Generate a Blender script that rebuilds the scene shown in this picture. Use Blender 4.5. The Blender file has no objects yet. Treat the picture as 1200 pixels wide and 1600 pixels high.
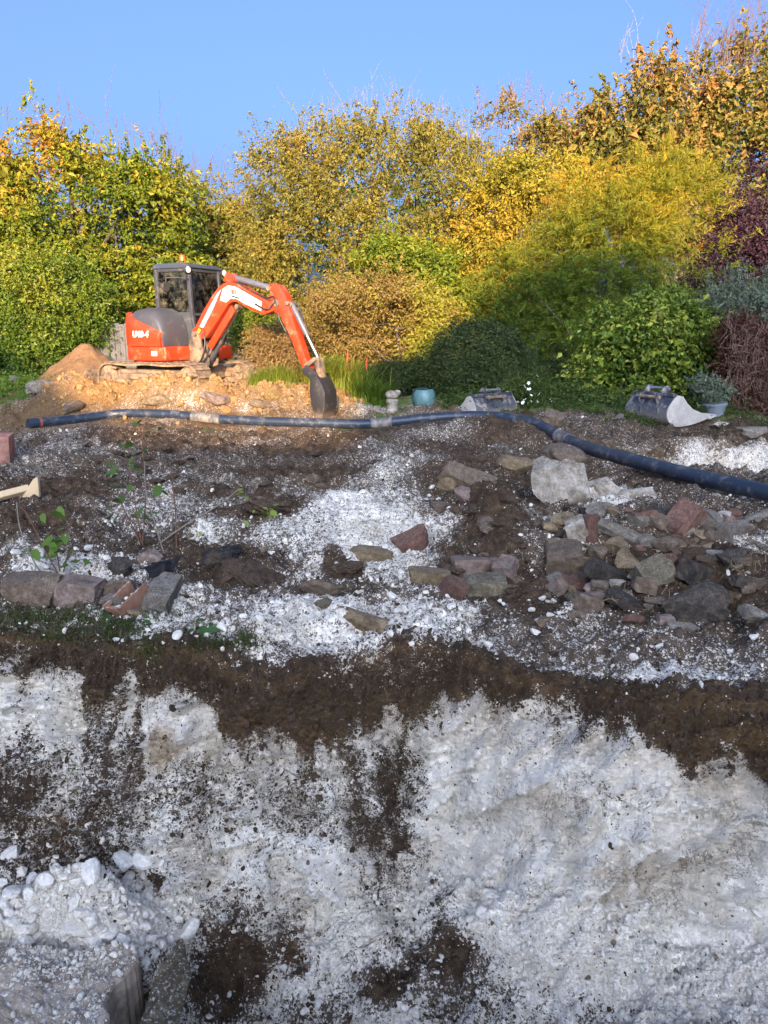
import bpy, bmesh, math, random
import numpy as np
from mathutils import Vector, Matrix
from mathutils.bvhtree import BVHTree

random.seed(7)
RNG = np.random.default_rng(11)
R = math.radians
scene = bpy.context.scene
COL = scene.collection

# ------------------------------------------------------------------ camera, sky, sun, exposure
PITCH = 13.3
cam_d = bpy.data.cameras.new('camera')
cam_d.sensor_fit = 'VERTICAL'; cam_d.sensor_height = 36.0; cam_d.lens = 36.0 * 1195 / 1600
cam_d.clip_start = 0.05; cam_d.clip_end = 600
cam = bpy.data.objects.new('camera', cam_d); COL.objects.link(cam)
cam.location = (0, 0, 1.6); cam.rotation_euler = (R(90 - PITCH), 0, 0)
scene.camera = cam

SUN_EL = 14.0
SUN_AZ = 0.0            # degrees, sun stands straight behind the photographer (towards -Y)
w = bpy.data.worlds.new('World'); scene.world = w; w.use_nodes = True
nt = w.node_tree; nt.nodes.clear()
sky = nt.nodes.new('ShaderNodeTexSky'); sky.sky_type = 'NISHITA'; sky.sun_disc = False
sky.sun_elevation = R(SUN_EL); sky.sun_rotation = R(180 + SUN_AZ)
sky.air_density = 0.36; sky.dust_density = 10.0; sky.ozone_density = 4.2; sky.altitude = 50
bg = nt.nodes.new('ShaderNodeBackground'); bg.inputs[1].default_value = 0.15
wo = nt.nodes.new('ShaderNodeOutputWorld')
nt.links.new(sky.outputs[0], bg.inputs[0]); nt.links.new(bg.outputs[0], wo.inputs[0])
sl = bpy.data.lights.new('sun', 'SUN'); sl.energy = 2.4; sl.angle = R(0.6); sl.color = (1.0, 0.66, 0.34)
so = bpy.data.objects.new('sun', sl); COL.objects.link(so)
so.rotation_euler = (R(90 - SUN_EL), 0, R(SUN_AZ)); so.location = (0, -20, 12)
vs = scene.view_settings
vs.view_transform = 'Standard'; vs.look = 'None'; vs.exposure = 2.35; vs.gamma = 1.0
vs.use_curve_mapping = False
scene.cycles.max_bounces = 8; scene.cycles.diffuse_bounces = 5; scene.cycles.transparent_max_bounces = 6

# ------------------------------------------------------------------ measuring helpers (pixel of the photograph -> ray -> place)
F = 1195.0; P_ = R(PITCH)
CAM = np.array([0, 0, 1.6])
V_F = np.array([0, math.cos(P_), -math.sin(P_)]); V_U = np.array([0, math.sin(P_), math.cos(P_)]); V_R = np.array([1.0, 0, 0])
def ray(px, py): return (px - 600) / F * V_R + (800 - py) / F * V_U + V_F
def atz(px, py, z): d = ray(px, py); return CAM + d * ((z - 1.6) / d[2])
def aty(px, py, y): d = ray(px, py); return CAM + d * (y / d[1])

# ------------------------------------------------------------------ noise
_T = RNG.random((256, 256)).astype(np.float64)
def vnoise(x, y, o=0):
    x = np.asarray(x, float) + 17.3 * o; y = np.asarray(y, float) + 9.1 * o
    xi = np.floor(x).astype(np.int64); yi = np.floor(y).astype(np.int64)
    fx = x - xi; fy = y - yi
    fx = fx * fx * (3 - 2 * fx); fy = fy * fy * (3 - 2 * fy)
    x0 = xi & 255; x1 = (xi + 1) & 255; y0 = yi & 255; y1 = (yi + 1) & 255
    a = _T[x0, y0]; b = _T[x1, y0]; c = _T[x0, y1]; d = _T[x1, y1]
    return (a * (1 - fx) + b * fx) * (1 - fy) + (c * (1 - fx) + d * fx) * fy - 0.5
def fbm(x, y, s, oct=4, g=0.5, o=0):
    v = 0; a = 1.0
    for k in range(oct):
        v = v + a * vnoise(x * s, y * s, o + k); s *= 2.03; a *= g
    return v
def sstep(a, b, x):
    t = np.clip((np.asarray(x, float) - a) / (b - a), 0, 1); return t * t * (3 - 2 * t)
def gauss(x, y, cx, cy, rx, ry): return np.exp(-((x - cx) / rx) ** 2 - ((y - cy) / ry) ** 2)

# ------------------------------------------------------------------ object helpers
def tag(o, label=None, cat=None, group=None, kind=None):
    if label: o['label'] = label
    if cat: o['category'] = cat
    if group: o['group'] = group
    if kind: o['kind'] = kind
    return o
def empty(name, loc=(0, 0, 0), rz=0.0):
    o = bpy.data.objects.new(name, None); COL.objects.link(o)
    o.location = loc; o.rotation_euler = (0, 0, rz); o.empty_display_size = 0.1
    return o
def link_mesh(name, me, parent=None, mat=None):
    o = bpy.data.objects.new(name, me); COL.objects.link(o)
    if parent is not None: o.parent = parent
    if mat is not None and len(me.materials) == 0: me.materials.append(mat)
    return o
def np_mesh(name, verts, faces, attrs=None, smooth=False):
    """verts (n,3), faces (m,k) one size"""
    me = bpy.data.meshes.new(name)
    verts = np.ascontiguousarray(verts, dtype=np.float32); faces = np.ascontiguousarray(faces, dtype=np.int32)
    n, k = faces.shape
    me.vertices.add(len(verts)); me.vertices.foreach_set('co', verts.ravel())
    me.loops.add(n * k); me.loops.foreach_set('vertex_index', faces.ravel())
    me.polygons.add(n); me.polygons.foreach_set('loop_start', np.arange(0, n * k, k, dtype=np.int32))
    me.polygons.foreach_set('use_smooth', np.full(n, smooth, dtype=bool))
    if attrs:
        for key, val in attrs.items():
            a = me.attributes.new(key, 'FLOAT', 'POINT'); a.data.foreach_set('value', np.ascontiguousarray(val, dtype=np.float32))
    me.update(calc_edges=True)
    return me

class MB:
    """collects shapes, then links them as ONE mesh object"""
    def __init__(s): s.v = []; s.f = []
    def add(s, vs, fs):
        b = len(s.v); s.v += [tuple(map(float, p)) for p in vs]; s.f += [tuple(i + b for i in f) for f in fs]; return s
    def box(s, c, d, rot=None):
        M = rot if rot is not None else Matrix.Identity(3)
        vs = []
        for x in (-1, 1):
            for y in (-1, 1):
                for z in (-1, 1):
                    vs.append(Vector(c) + M @ Vector((x * d[0] / 2, y * d[1] / 2, z * d[2] / 2)))
        return s.add(vs, [(0, 1, 3, 2), (4, 6, 7, 5), (0, 4, 5, 1), (2, 3, 7, 6), (0, 2, 6, 4), (1, 5, 7, 3)])
    def tube(s, pts, rad, n=8, cap=True):
        pts = [Vector(p) for p in pts]
        if not isinstance(rad, (list, tuple)): rad = [rad] * len(pts)
        ring = []; up = None
        for i, p in enumerate(pts):
            t = (pts[min(i + 1, len(pts) - 1)] - pts[max(i - 1, 0)])
            if t.length < 1e-9: t = Vector((0, 0, 1))
            t.normalize()
            if up is None:
                up = Vector((0, 0, 1)) if abs(t.z) < 0.9 else Vector((1, 0, 0))
            a = up - t * up.dot(t)
            if a.length < 1e-6: a = t.orthogonal()
            a.normalize(); up = a; b = t.cross(a)
            ring.append([p + (a * math.cos(2 * math.pi * k / n) + b * math.sin(2 * math.pi * k / n)) * rad[i] for k in range(n)])
        vs = [q for r in ring for q in r]; fs = []
        for i in range(len(pts) - 1):
            for k in range(n):
                k2 = (k + 1) % n
                fs.append((i * n + k, i * n + k2, (i + 1) * n + k2, (i + 1) * n + k))
        if cap:
            fs.append(tuple(range(n - 1, -1, -1))); fs.append(tuple((len(pts) - 1) * n + k for k in range(n)))
        return s.add(vs, fs)
    def prism(s, poly, y0, y1, axis='y'):
        """poly of (a,b) in XZ extruded along y (axis 'y') or in XY along z (axis 'z')"""
        n = len(poly)
        f = (lambda p, h: (p[0], h, p[1])) if axis == 'y' else (lambda p, h: (p[0], p[1], h))
        vs = [f(p, y0) for p in poly] + [f(p, y1) for p in poly]
        fs = [tuple(range(n)), tuple(range(2 * n - 1, n - 1, -1))]
        for i in range(n):
            j = (i + 1) % n; fs.append((i, i + n, j + n, j))
        return s.add(vs, fs)
    def lathe(s, prof, n=20, c=(0, 0, 0)):
        vs = [(c[0] + r * math.cos(2 * math.pi * k / n), c[1] + r * math.sin(2 * math.pi * k / n), c[2] + z) for r, z in prof for k in range(n)]
        fs = []
        for i in range(len(prof) - 1):
            for k in range(n):
                k2 = (k + 1) % n; fs.append((i * n + k, i * n + k2, (i + 1) * n + k2, (i + 1) * n + k))
        fs.append(tuple(range(n - 1, -1, -1))); fs.append(tuple((len(prof) - 1) * n + k for k in range(n)))
        return s.add(vs, fs)
    def build(s, name, mat, parent=None, bevel=0.0, seg=2, smooth=True, angle=35):
        bm = bmesh.new()
        vv = [bm.verts.new(p) for p in s.v]
        for f in s.f:
            try: bm.faces.new([vv[i] for i in f])
            except ValueError: pass
        bmesh.ops.recalc_face_normals(bm, faces=bm.faces)
        if bevel > 0:
            ed = [e for e in bm.edges if len(e.link_faces) == 2 and e.calc_face_angle(0) > R(28)]
            bmesh.ops.bevel(bm, geom=ed, offset=bevel, segments=seg, affect='EDGES', profile=0.6, clamp_overlap=True)
        me = bpy.data.meshes.new(name)
        if smooth:
            for f in bm.faces: f.smooth = True
            for e in bm.edges:
                if len(e.link_faces) == 2 and e.calc_face_angle(0) > R(angle): e.smooth = False
        bm.to_mesh(me); bm.free()
        return link_mesh(name, me, parent, mat)

# ------------------------------------------------------------------ material helpers
def new_mat(name):
    m = bpy.data.materials.new(name); m.use_nodes = True
    n = m.node_tree; n.nodes.clear()
    out = n.nodes.new('ShaderNodeOutputMaterial'); b = n.nodes.new('ShaderNodeBsdfPrincipled')
    n.links.new(b.outputs[0], out.inputs[0])
    return m, n, b, out
class N:
    def __init__(s, nt): s.t = nt
    def node(s, typ, **kw):
        x = s.t.nodes.new(typ)
        for k, v in kw.items(): setattr(x, k, v)
        return x
    def set(s, inp, v):
        if hasattr(v, 'node'): s.t.links.new(v, inp)
        else: inp.default_value = v
    def math(s, op, a, b=0.0, c=0.0, clamp=False):
        x = s.node('ShaderNodeMath', operation=op, use_clamp=clamp)
        s.set(x.inputs[0], a); s.set(x.inputs[1], b); s.set(x.inputs[2], c); return x.outputs[0]
    def mix(s, f, a, b):
        x = s.node('ShaderNodeMix', data_type='RGBA')
        s.set(x.inputs[0], f); s.set(x.inputs[6], a); s.set(x.inputs[7], b); return x.outputs[2]
    def noise(s, vec, scale, detail=4, rough=0.55, dist=0.0):
        x = s.node('ShaderNodeTexNoise'); s.set(x.inputs['Vector'], vec); x.inputs['Scale'].default_value = scale
        x.inputs['Detail'].default_value = detail; x.inputs['Roughness'].default_value = rough; x.inputs['Distortion'].default_value = dist
        return x.outputs[0]
    def voro(s, vec, scale, feat='F1', out=0):
        x = s.node('ShaderNodeTexVoronoi', feature=feat); s.set(x.inputs['Vector'], vec); x.inputs['Scale'].default_value = scale
        return x.outputs[out]
    def rng(s, v, a, b, c=0.0, d=1.0, smooth=True):
        x = s.node('ShaderNodeMapRange'); x.interpolation_type = 'SMOOTHSTEP' if smooth else 'LINEAR'
        s.set(x.inputs[0], v); s.set(x.inputs[1], a); s.set(x.inputs[2], b); s.set(x.inputs[3], c); s.set(x.inputs[4], d); return x.outputs[0]
    def ramp(s, f, stops):
        x = s.node('ShaderNodeValToRGB'); e = x.color_ramp.elements
        while len(e) < len(stops): e.new(0.5)
        for i, (p, c) in enumerate(stops): e[i].position = p; e[i].color = (*c, 1)
        s.set(x.inputs[0], f); return x.outputs[0]
    def attr(s, name, typ='GEOMETRY', out=2):
        x = s.node('ShaderNodeAttribute', attribute_name=name, attribute_type=typ); return x.outputs[out]
    def pos(s): return s.node('ShaderNodeNewGeometry').outputs['Position']
    def obj(s): return s.node('ShaderNodeTexCoord').outputs['Object']
    def rand(s): return s.node('ShaderNodeObjectInfo').outputs['Random']
    def bump(s, h, dist, strength=1.0):
        x = s.node('ShaderNodeBump'); x.inputs['Strength'].default_value = strength; x.inputs['Distance'].default_value = dist
        s.set(x.inputs['Height'], h); return x.outputs[0]
    def upness(s):
        g = s.node('ShaderNodeNewGeometry'); x = s.node('ShaderNodeSeparateXYZ'); s.t.links.new(g.outputs['Normal'], x.inputs[0]); return x.outputs[2]
def c4(c): return (*c, 1.0)

MATS = {}
def m_ground():
    m, nt, b, out = new_mat('ground_soil_and_chalk'); k = N(nt)
    p = k.pos(); ch = k.attr('chalk'); oc = k.attr('ochre'); gr = k.attr('green')
    fine = k.noise(p, 95, 5, 0.65); mid = k.noise(p, 22, 5, 0.6); cell = k.voro(p, 62, out=1)
    sc = k.node('ShaderNodeSeparateColor'); nt.links.new(cell, sc.inputs[0])
    cell2 = k.voro(p, 150, out=1); sc2 = k.node('ShaderNodeSeparateColor'); nt.links.new(cell2, sc2.inputs[0])
    v = k.math('MULTIPLY', fine, 0.9); v = k.math('MULTIPLY_ADD', mid, 0.75, v)
    v = k.math('MULTIPLY_ADD', sc.outputs[0], 0.20, v); v = k.math('MULTIPLY_ADD', sc2.outputs[0], 0.22, v)
    v = k.math('MULTIPLY_ADD', k.math('SUBTRACT', v, 1.03), 1.55, 0.5)              # centred noise field, about 0..1
    t = k.math('SUBTRACT', 1.0, k.attr('cover'))
    mask = k.rng(k.math('SUBTRACT', v, t), -0.10, 0.14)
    dirt = k.math('MULTIPLY', k.rng(k.noise(p, 7, 6, 0.65), 0.52, 0.82), 0.32)
    chalkc = k.mix(k.noise(p, 40, 4, 0.6), c4((0.80, 0.745, 0.64)), c4((0.94, 0.90, 0.81)))
    chalkc = k.mix(k.math('MULTIPLY', k.rng(k.noise(p, 4.5, 5, 0.6), 0.40, 0.66), 0.5), chalkc, c4((0.74, 0.66, 0.53)))
    chalkc = k.mix(k.math('MULTIPLY', k.rng(k.noise(p, 2.6, 6, 0.66), 0.46, 0.64), 0.62), chalkc, c4((0.47, 0.41, 0.315)))
    chalkc = k.mix(dirt, chalkc, c4((0.34, 0.30, 0.25)))
    soil = k.ramp(k.noise(p, 14, 6, 0.7), [(0.30, (0.020, 0.013, 0.009)), (0.5, (0.058, 0.038, 0.023)), (0.72, (0.112, 0.077, 0.049))])
    soil = k.mix(k.math('MULTIPLY', k.rng(ch, 0.14, 0.60), 0.58), soil, k.mix(k.noise(p, 26, 5, 0.65), c4((0.085, 0.064, 0.046)), c4((0.23, 0.19, 0.15))))
    ochc = k.mix(k.noise(p, 30, 5, 0.6), c4((0.19, 0.095, 0.028)), c4((0.38, 0.225, 0.085)))
    soil = k.mix(k.math('MULTIPLY', oc, 0.85), soil, ochc); chalkc = k.mix(k.math('MULTIPLY', oc, 0.88), chalkc, k.mix(0.35, ochc, c4((0.5, 0.40, 0.24))))
    wv = k.node('ShaderNodeTexNoise'); nt.links.new(p, wv.inputs['Vector']); wv.inputs['Scale'].default_value = 9; wv.inputs['Detail'].default_value = 3
    va = k.node('ShaderNodeVectorMath', operation='MULTIPLY_ADD'); nt.links.new(wv.outputs[1], va.inputs[0]); va.inputs[1].default_value = (.12, .12, .12); nt.links.new(p, va.inputs[2])
    crk = k.math('ABSOLUTE', k.math('SUBTRACT', k.noise(va.outputs[0], 11, 6, 0.62), 0.5)); crk2 = k.math('ABSOLUTE', k.math('SUBTRACT', k.noise(va.outputs[0], 27, 5, 0.6), 0.5))
    seam = k.math('MULTIPLY', k.math('MAXIMUM', k.rng(crk, 0.006, 0.022, 1.0, 0.0), k.math('MULTIPLY', k.rng(crk2, 0.004, 0.02, 1.0, 0.0), .7)), k.rng(k.noise(p, 6, 3), .42, .62))
    flatd = k.math('MULTIPLY', k.math('SUBTRACT', 1.0, k.attr('wallness')), k.rng(k.noise(p, 55, 4, 0.65), 0.40, 0.60))
    chalkc = k.mix(k.math('MULTIPLY', flatd, 0.6), chalkc, c4((0.40, 0.35, 0.28)))
    chalkc = k.mix(k.math('MULTIPLY', seam, k.math('MULTIPLY', k.attr('wallness'), 0.8)), chalkc, c4((0.16, 0.13, 0.10)))
    soil = k.mix(k.math('MULTIPLY', k.attr('humus'), k.rng(k.noise(p, 9, 4, .6), .3, .6, .5, .95)), soil, k.mix(k.noise(p, 40, 4, .6), c4((0.010, 0.007, 0.005)), c4((0.040, 0.027, 0.018))))
    col = k.mix(mask, soil, chalkc)
    grass = k.mix(k.noise(p, 35, 4, 0.6), c4((0.035, 0.065, 0.012)), c4((0.08, 0.13, 0.025)))
    col = k.mix(gr, col, grass)
    nt.links.new(col, b.inputs['Base Color'])
    b.inputs['Roughness'].default_value = 0.95; b.inputs['Specular IOR Level'].default_value = 0.12
    h = k.math('MULTIPLY_ADD', k.voro(p, 75), -0.35, k.math('MULTIPLY', k.noise(p, 30, 8, 0.68), 1.2))
    h = k.math('MULTIPLY_ADD', mask, 0.22, h)
    big = k.math('MULTIPLY_ADD', k.rng(crk, 0.0, 0.16), 1.0, k.math('MULTIPLY', k.rng(crk2, 0.0, 0.14), 0.5))
    b1 = k.node('ShaderNodeBump'); b1.inputs['Distance'].default_value = 0.035; b1.inputs['Strength'].default_value = 0.5; nt.links.new(k.math('MULTIPLY', big, k.rng(k.attr('wallness'), 0, 1, .25, 1.0)), b1.inputs['Height'])
    b2 = k.node('ShaderNodeBump'); b2.inputs['Distance'].default_value = 0.011; nt.links.new(h, b2.inputs['Height']); nt.links.new(b1.outputs[0], b2.inputs['Normal'])
    nt.links.new(b2.outputs[0], b.inputs['Normal'])
    return m
def m_stone(name, c0, c1, c2, scale=9, dust=0.45, rough=0.9, dustc=(0.55, 0.53, 0.49)):
    m, nt, b, out = new_mat(name); k = N(nt); p = k.obj()
    off = k.node('ShaderNodeVectorMath', operation='ADD'); nt.links.new(p, off.inputs[0])
    cx = k.node('ShaderNodeCombineXYZ'); r = k.rand(); nt.links.new(k.math('MULTIPLY', r, 37.0), cx.inputs[0]); nt.links.new(k.math('MULTIPLY', r, 11.0), cx.inputs[2])
    nt.links.new(cx.outputs[0], off.inputs[1]); p = off.outputs[0]
    n1 = k.noise(p, scale, 6, 0.65); n2 = k.noise(p, scale * 3.5, 5, 0.6)
    col = k.ramp(k.math('MULTIPLY_ADD', n2, 0.4, k.math('MULTIPLY', n1, 0.65)), [(0.38, c0), (0.52, c1), (0.68, c2)])
    tone = k.mix(k.math('MULTIPLY', k.rand(), 0.5), col, c4(c0)); col = tone
    if dust > 0:
        so_d = k.math('MULTIPLY', k.rng(k.noise(p, scale * .45, 6, 0.7), 0.46, 0.66), 0.70); col = k.mix(so_d, col, k.mix(k.noise(p, scale * 2, 4), c4((0.035, 0.024, 0.015)), c4((0.12, 0.085, 0.058))))
        dm = k.math('MULTIPLY', k.rng(k.upness(), 0.1, 0.9), k.rng(k.noise(p, scale * 5, 6, 0.7), 0.62 - 0.2 * dust, 0.78 - 0.2 * dust))
        col = k.mix(k.math('MULTIPLY', dm, 0.85), col, c4(dustc))
    nt.links.new(col, b.inputs['Base Color']); b.inputs['Roughness'].default_value = rough; b.inputs['Specular IOR Level'].default_value = 0.2
    nt.links.new(k.bump(k.math('MULTIPLY_ADD', n2, 0.5, n1), 0.007, 0.7), b.inputs['Normal'])
    return m
def m_paint(name, c, rough=0.4, dirt=0.35, dirtc=(0.20, 0.15, 0.10), metal=0.0, scale=5, low=None):
    m, nt, b, out = new_mat(name); k = N(nt); p = k.obj()
    d = k.rng(k.noise(p, scale, 8, 0.7), 0.62 - 0.3 * dirt, 0.85 - 0.25 * dirt)
    d = k.math('MULTIPLY', d, min(1.0, 0.4 + dirt))
    if low is not None:   # mud splashed up to a height on the part
        sp = k.node('ShaderNodeSeparateXYZ'); nt.links.new(p, sp.inputs[0])
        zz = k.math('MULTIPLY_ADD', k.noise(p, 9, 5, 0.6), 0.5 * low[2], sp.outputs[2])
        d = k.math('MAXIMUM', d, k.rng(zz, low[0], low[1], 1.0, 0.0))
    base = k.mix(k.noise(p, 2.5, 3), c4(tuple(x * 0.88 for x in c)), c4(c))
    dc = k.mix(k.noise(p, 22, 5, 0.7), c4(tuple(x * 0.6 for x in dirtc)), c4(tuple(min(1, x * 1.4) for x in dirtc)))
    nt.links.new(k.mix(d, base, dc), b.inputs['Base Color'])
    nt.links.new(k.rng(d, 0, 1, rough, 0.95), b.inputs['Roughness'])
    b.inputs['Metallic'].default_value = metal
    nt.links.new(k.bump(k.math('MULTIPLY_ADD', d, 0.6, k.math('MULTIPLY', k.noise(p, 40, 4), 0.25)), 0.006, 0.6), b.inputs['Normal'])
    return m
def m_leaf(name, stops, trans=0.35, rough=0.55):
    m, nt, b, out = new_mat(name); k = N(nt)
    hue = k.attr('hue')
    col = k.ramp(hue, stops)
    b.inputs['Roughness'].default_value = rough; b.inputs['Specular IOR Level'].default_value = 0.25
    nt.links.new(col, b.inputs['Base Color'])
    tr = nt.nodes.new('ShaderNodeBsdfTranslucent'); nt.links.new(col, tr.inputs[0])
    mx = nt.nodes.new('ShaderNodeMixShader'); mx.inputs[0].default_value = trans
    nt.links.new(b.outputs[0], mx.inputs[1]); nt.links.new(tr.outputs[0], mx.inputs[2]); nt.links.new(mx.outputs[0], out.inputs[0])
    return m
def m_flat(name, c, rough=0.7, spec=0.3, metal=0.0):
    m, nt, b, out = new_mat(name); k = N(nt); p = k.obj()
    nt.links.new(k.mix(k.noise(p, 18, 5, 0.65), c4(tuple(x * 0.72 for x in c)), c4(tuple(min(1, x * 1.2) for x in c))), b.inputs['Base Color'])
    b.inputs['Roughness'].default_value = rough; b.inputs['Specular IOR Level'].default_value = spec; b.inputs['Metallic'].default_value = metal
    nt.links.new(k.bump(k.noise(p, 60, 4), 0.003, 0.5), b.inputs['Normal'])
    return m
def m_wood(name, c0, c1, axis=(1, 1, 14)):
    m, nt, b, out = new_mat(name); k = N(nt)
    mp = k.node('ShaderNodeMapping'); nt.links.new(k.obj(), mp.inputs[0]); mp.inputs['Scale'].default_value = axis
    n1 = k.noise(mp.outputs[0], 4, 6, 0.6); n2 = k.noise(k.obj(), 6, 3)
    tone = k.mix(k.rand(), c4(c0), c4(tuple((a + b_) / 2 for a, b_ in zip(c0, c1))))
    nt.links.new(k.mix(k.math('MULTIPLY_ADD', n2, 0.4, k.math('MULTIPLY', n1, 0.7)), tone, c4(c1)), b.inputs['Base Color'])
    b.inputs['Roughness'].default_value = 0.85; b.inputs['Specular IOR Level'].default_value = 0.2
    nt.links.new(k.bump(n1, 0.006, 0.7), b.inputs['Normal'])
    return m
def m_glass(name):
    m, nt, b, out = new_mat(name)
    k = N(nt)
    tr = nt.nodes.new('ShaderNodeBsdfTransparent'); tr.inputs[0].default_value = (0.72, 0.78, 0.72, 1)
    gl = nt.nodes.new('ShaderNodeBsdfGlossy'); gl.inputs['Roughness'].default_value = 0.04
    lw = nt.nodes.new('ShaderNodeFresnel'); lw.inputs[0].default_value = 1.5
    df = nt.nodes.new('ShaderNodeBsdfDiffuse'); df.inputs[0].default_value = (0.45, 0.38, 0.28, 1)
    m1 = nt.nodes.new('ShaderNodeMixShader'); nt.links.new(lw.outputs[0], m1.inputs[0]); nt.links.new(tr.outputs[0], m1.inputs[1]); nt.links.new(gl.outputs[0], m1.inputs[2])
    m2 = nt.nodes.new('ShaderNodeMixShader'); nt.links.new(k.math('MULTIPLY', k.rng(k.noise(k.obj(), 7, 6, 0.7), 0.4, 0.8), 0.16), m2.inputs[0])
    nt.links.new(m1.outputs[0], m2.inputs[1]); nt.links.new(df.outputs[0], m2.inputs[2]); nt.links.new(m2.outputs[0], out.inputs[0])
    return m

# ------------------------------------------------------------------ THE GROUND: one sheet with the cut face, pit and terrace
EDGE_PX = [(-300, 975), (0, 985), (100, 985), (200, 1000), (330, 1012), (380, 1030), (430, 1040), (520, 1030), (570, 1008), (620, 992), (680, 1000), (740, 1025), (800, 1042), (900, 1062), (1000, 1082), (1100, 1088), (1200, 1090), (1500, 1092)]
_e = np.array([atz(a, b, 0.0) for a, b in EDGE_PX])
def edge_y(x): return np.interp(x, _e[:, 0], _e[:, 1]) + 0.05 * fbm(x, x * 0 + 3.3, 3.0, 4)
YR0 = 3.6
PROF = np.array([(-60, 0), (0.2, 0), (0.7, -.05), (1.0, -1.0), (1.9, -1.02), (2.35, -1.0), (2.80, -.91), (3.02, -.80), (3.13, -.64), (3.26, -.38), (3.40, -.15), (3.50, -.055), (3.57, -.012), (3.64, 0), (11, 0), (13, .06), (16, .2), (20, .5), (30, .8), (60, 1.2), (120, 1.5)])
rows = np.concatenate([np.array([-60, -30, -15, -8, -4, -2, -1, -.4, 0, .2]), np.linspace(.3, 1.05, 24), np.linspace(1.08, 2.2, 50), np.linspace(2.21, 2.7, 110), np.linspace(2.7035, 3.66, 330),
                       np.geomspace(3.67, 9.0, 310), np.geomspace(9.04, 22, 165), np.geomspace(22.4, 120, 30)])
us = np.concatenate([[-1.0] * 4, np.linspace(-1, 1, 520), [1.0] * 4])
NC, NR = len(us), len(rows)
W = 0.72 * np.maximum(rows, 0.5) + 1.2
XX = us[None, :] * W[:, None]
for j, e in enumerate((90, 45, 20, 6)):
    XX[:, j] = -W - e; XX[:, NC - 1 - j] = W + e
YRW = np.repeat(rows[:, None], NC, 1)
wgt = sstep(1.2, 2.4, YRW) * (1 - sstep(4.2, 9.0, YRW))
YY = YRW + (edge_y(XX) - YR0) * wgt
ZB = np.interp(YRW, PROF[:, 0], PROF[:, 1])
deep = 1.28 - 0.36 * sstep(0.1, 1.1, XX)                       # the pit is shallower to the right
pit = (YRW < 3.66)
ZB = np.where(pit & (ZB < 0), ZB * deep, ZB)
# slope of the profile -> direction of displacement
g = np.gradient(ZB, axis=0) / np.maximum(np.gradient(YY, axis=0), 1e-4)
face = sstep(0.5, 1.6, np.abs(g)) * (YRW > 2.5) * (YRW < 3.66)
ny = -g / np.sqrt(1 + g * g); nz = 1 / np.sqrt(1 + g * g)
s_arc = np.cumsum(np.concatenate([np.zeros((1, NC)), np.sqrt(np.diff(YY, axis=0) ** 2 + np.diff(ZB, axis=0) ** 2)], 0), 0)
inpit = sstep(1.0, 1.3, YRW) * (1 - sstep(3.5, 3.75, YRW))
onter = sstep(3.5, 3.9, YRW)
D = np.zeros_like(XX)
# pit face relief
rid = 1 - np.abs(2 * fbm(XX, s_arc, 3.0, 5, 0.55, 5))
D += inpit * (0.24 * fbm(XX, s_arc, 1.5, 4, 0.5, 2) + 0.05 * (rid - 0.7) + 0.045 * fbm(XX, s_arc, 11, 4, 0.6, 9) + 0.012 * fbm(XX, s_arc, 60, 2, 0.6, 3))
def ridged(x, y, sc, oct, o):
    v = 0; a = 1.0; n_ = 0
    for kk in range(oct):
        r_ = 1 - np.abs(2.4 * vnoise(x * sc, y * sc, o + kk)); v = v + a * r_ * r_; n_ += a; sc *= 2.1; a *= .52
    return v / n_
wpx = XX + .05 * fbm(XX, s_arc, 6, 3, .5, 41); wps = s_arc + .05 * fbm(XX, s_arc, 6, 3, .5, 47)
crag = ridged(wpx, wps * 1.35, 4.2, 5, 13); crag2 = ridged(wpx + 3, wps * 1.5, 13, 3, 23)
D += inpit * (0.19 * (crag - .45) + 0.06 * (crag2 - .45)) * (.5 + .5 * face + .25 * fbm(XX, s_arc, 2, 3, .5, 3))
led = s_arc * 7.5 + 1.6 * fbm(XX, s_arc, 2.2, 4, .55, 81) + .5 * fbm(XX, s_arc, 9, 3, .6, 85); led = led - np.floor(led)
D += inpit * face * np.clip(.35 + 1.6 * fbm(XX, s_arc, 2.3, 3, .5, 88), 0, 1.1) * .055 * (sstep(0, .12, led) * (1 - led) ** .8 - .4) * np.sign(1)
led2 = s_arc * 19 + 1.8 * fbm(XX, s_arc, 5, 4, .55, 91) + .5 * fbm(XX, s_arc, 16, 2, .6, 95); led2 = led2 - np.floor(led2)
D += inpit * face * np.clip(.3 + 1.6 * fbm(XX, s_arc, 4.3, 3, .5, 98), 0, 1.1) * .022 * (sstep(0, .15, led2) * (1 - led2) ** .8 - .4)
def blocks(x, y, sx_, sy_, o):
    u = x * sx_ + .9 * fbm(x, y, sx_ * .35, 4, .6, o) + .5 * np.floor(y * sy_ + .9 * fbm(x, y, sy_ * .3, 3, .6, o + 3)) * .61; v = y * sy_ + .9 * fbm(x, y, sy_ * .3, 3, .6, o + 3)
    return _T[np.floor(u).astype(np.int64) & 255, np.floor(v).astype(np.int64) & 255] - .5
blk = np.clip(.5 + 1.5 * fbm(XX, s_arc, 1.9, 3, .5, 101), 0, 1.1)
D += inpit * face * blk * (.050 * blocks(XX, s_arc, 5, 8, 111) + .026 * blocks(XX, s_arc, 13, 17, 121) + .010 * blocks(XX, s_arc, 30, 40, 131))
D += inpit * .020 * (ridged(wpx + 7, wps * 1.2, 24, 3, 63) - .45)
D += inpit * face * 0.035 * (1 - np.abs(4 * vnoise(XX * 7 + 2 * vnoise(XX * 4, s_arc * 4, 8), s_arc * 11, 4)))
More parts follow.
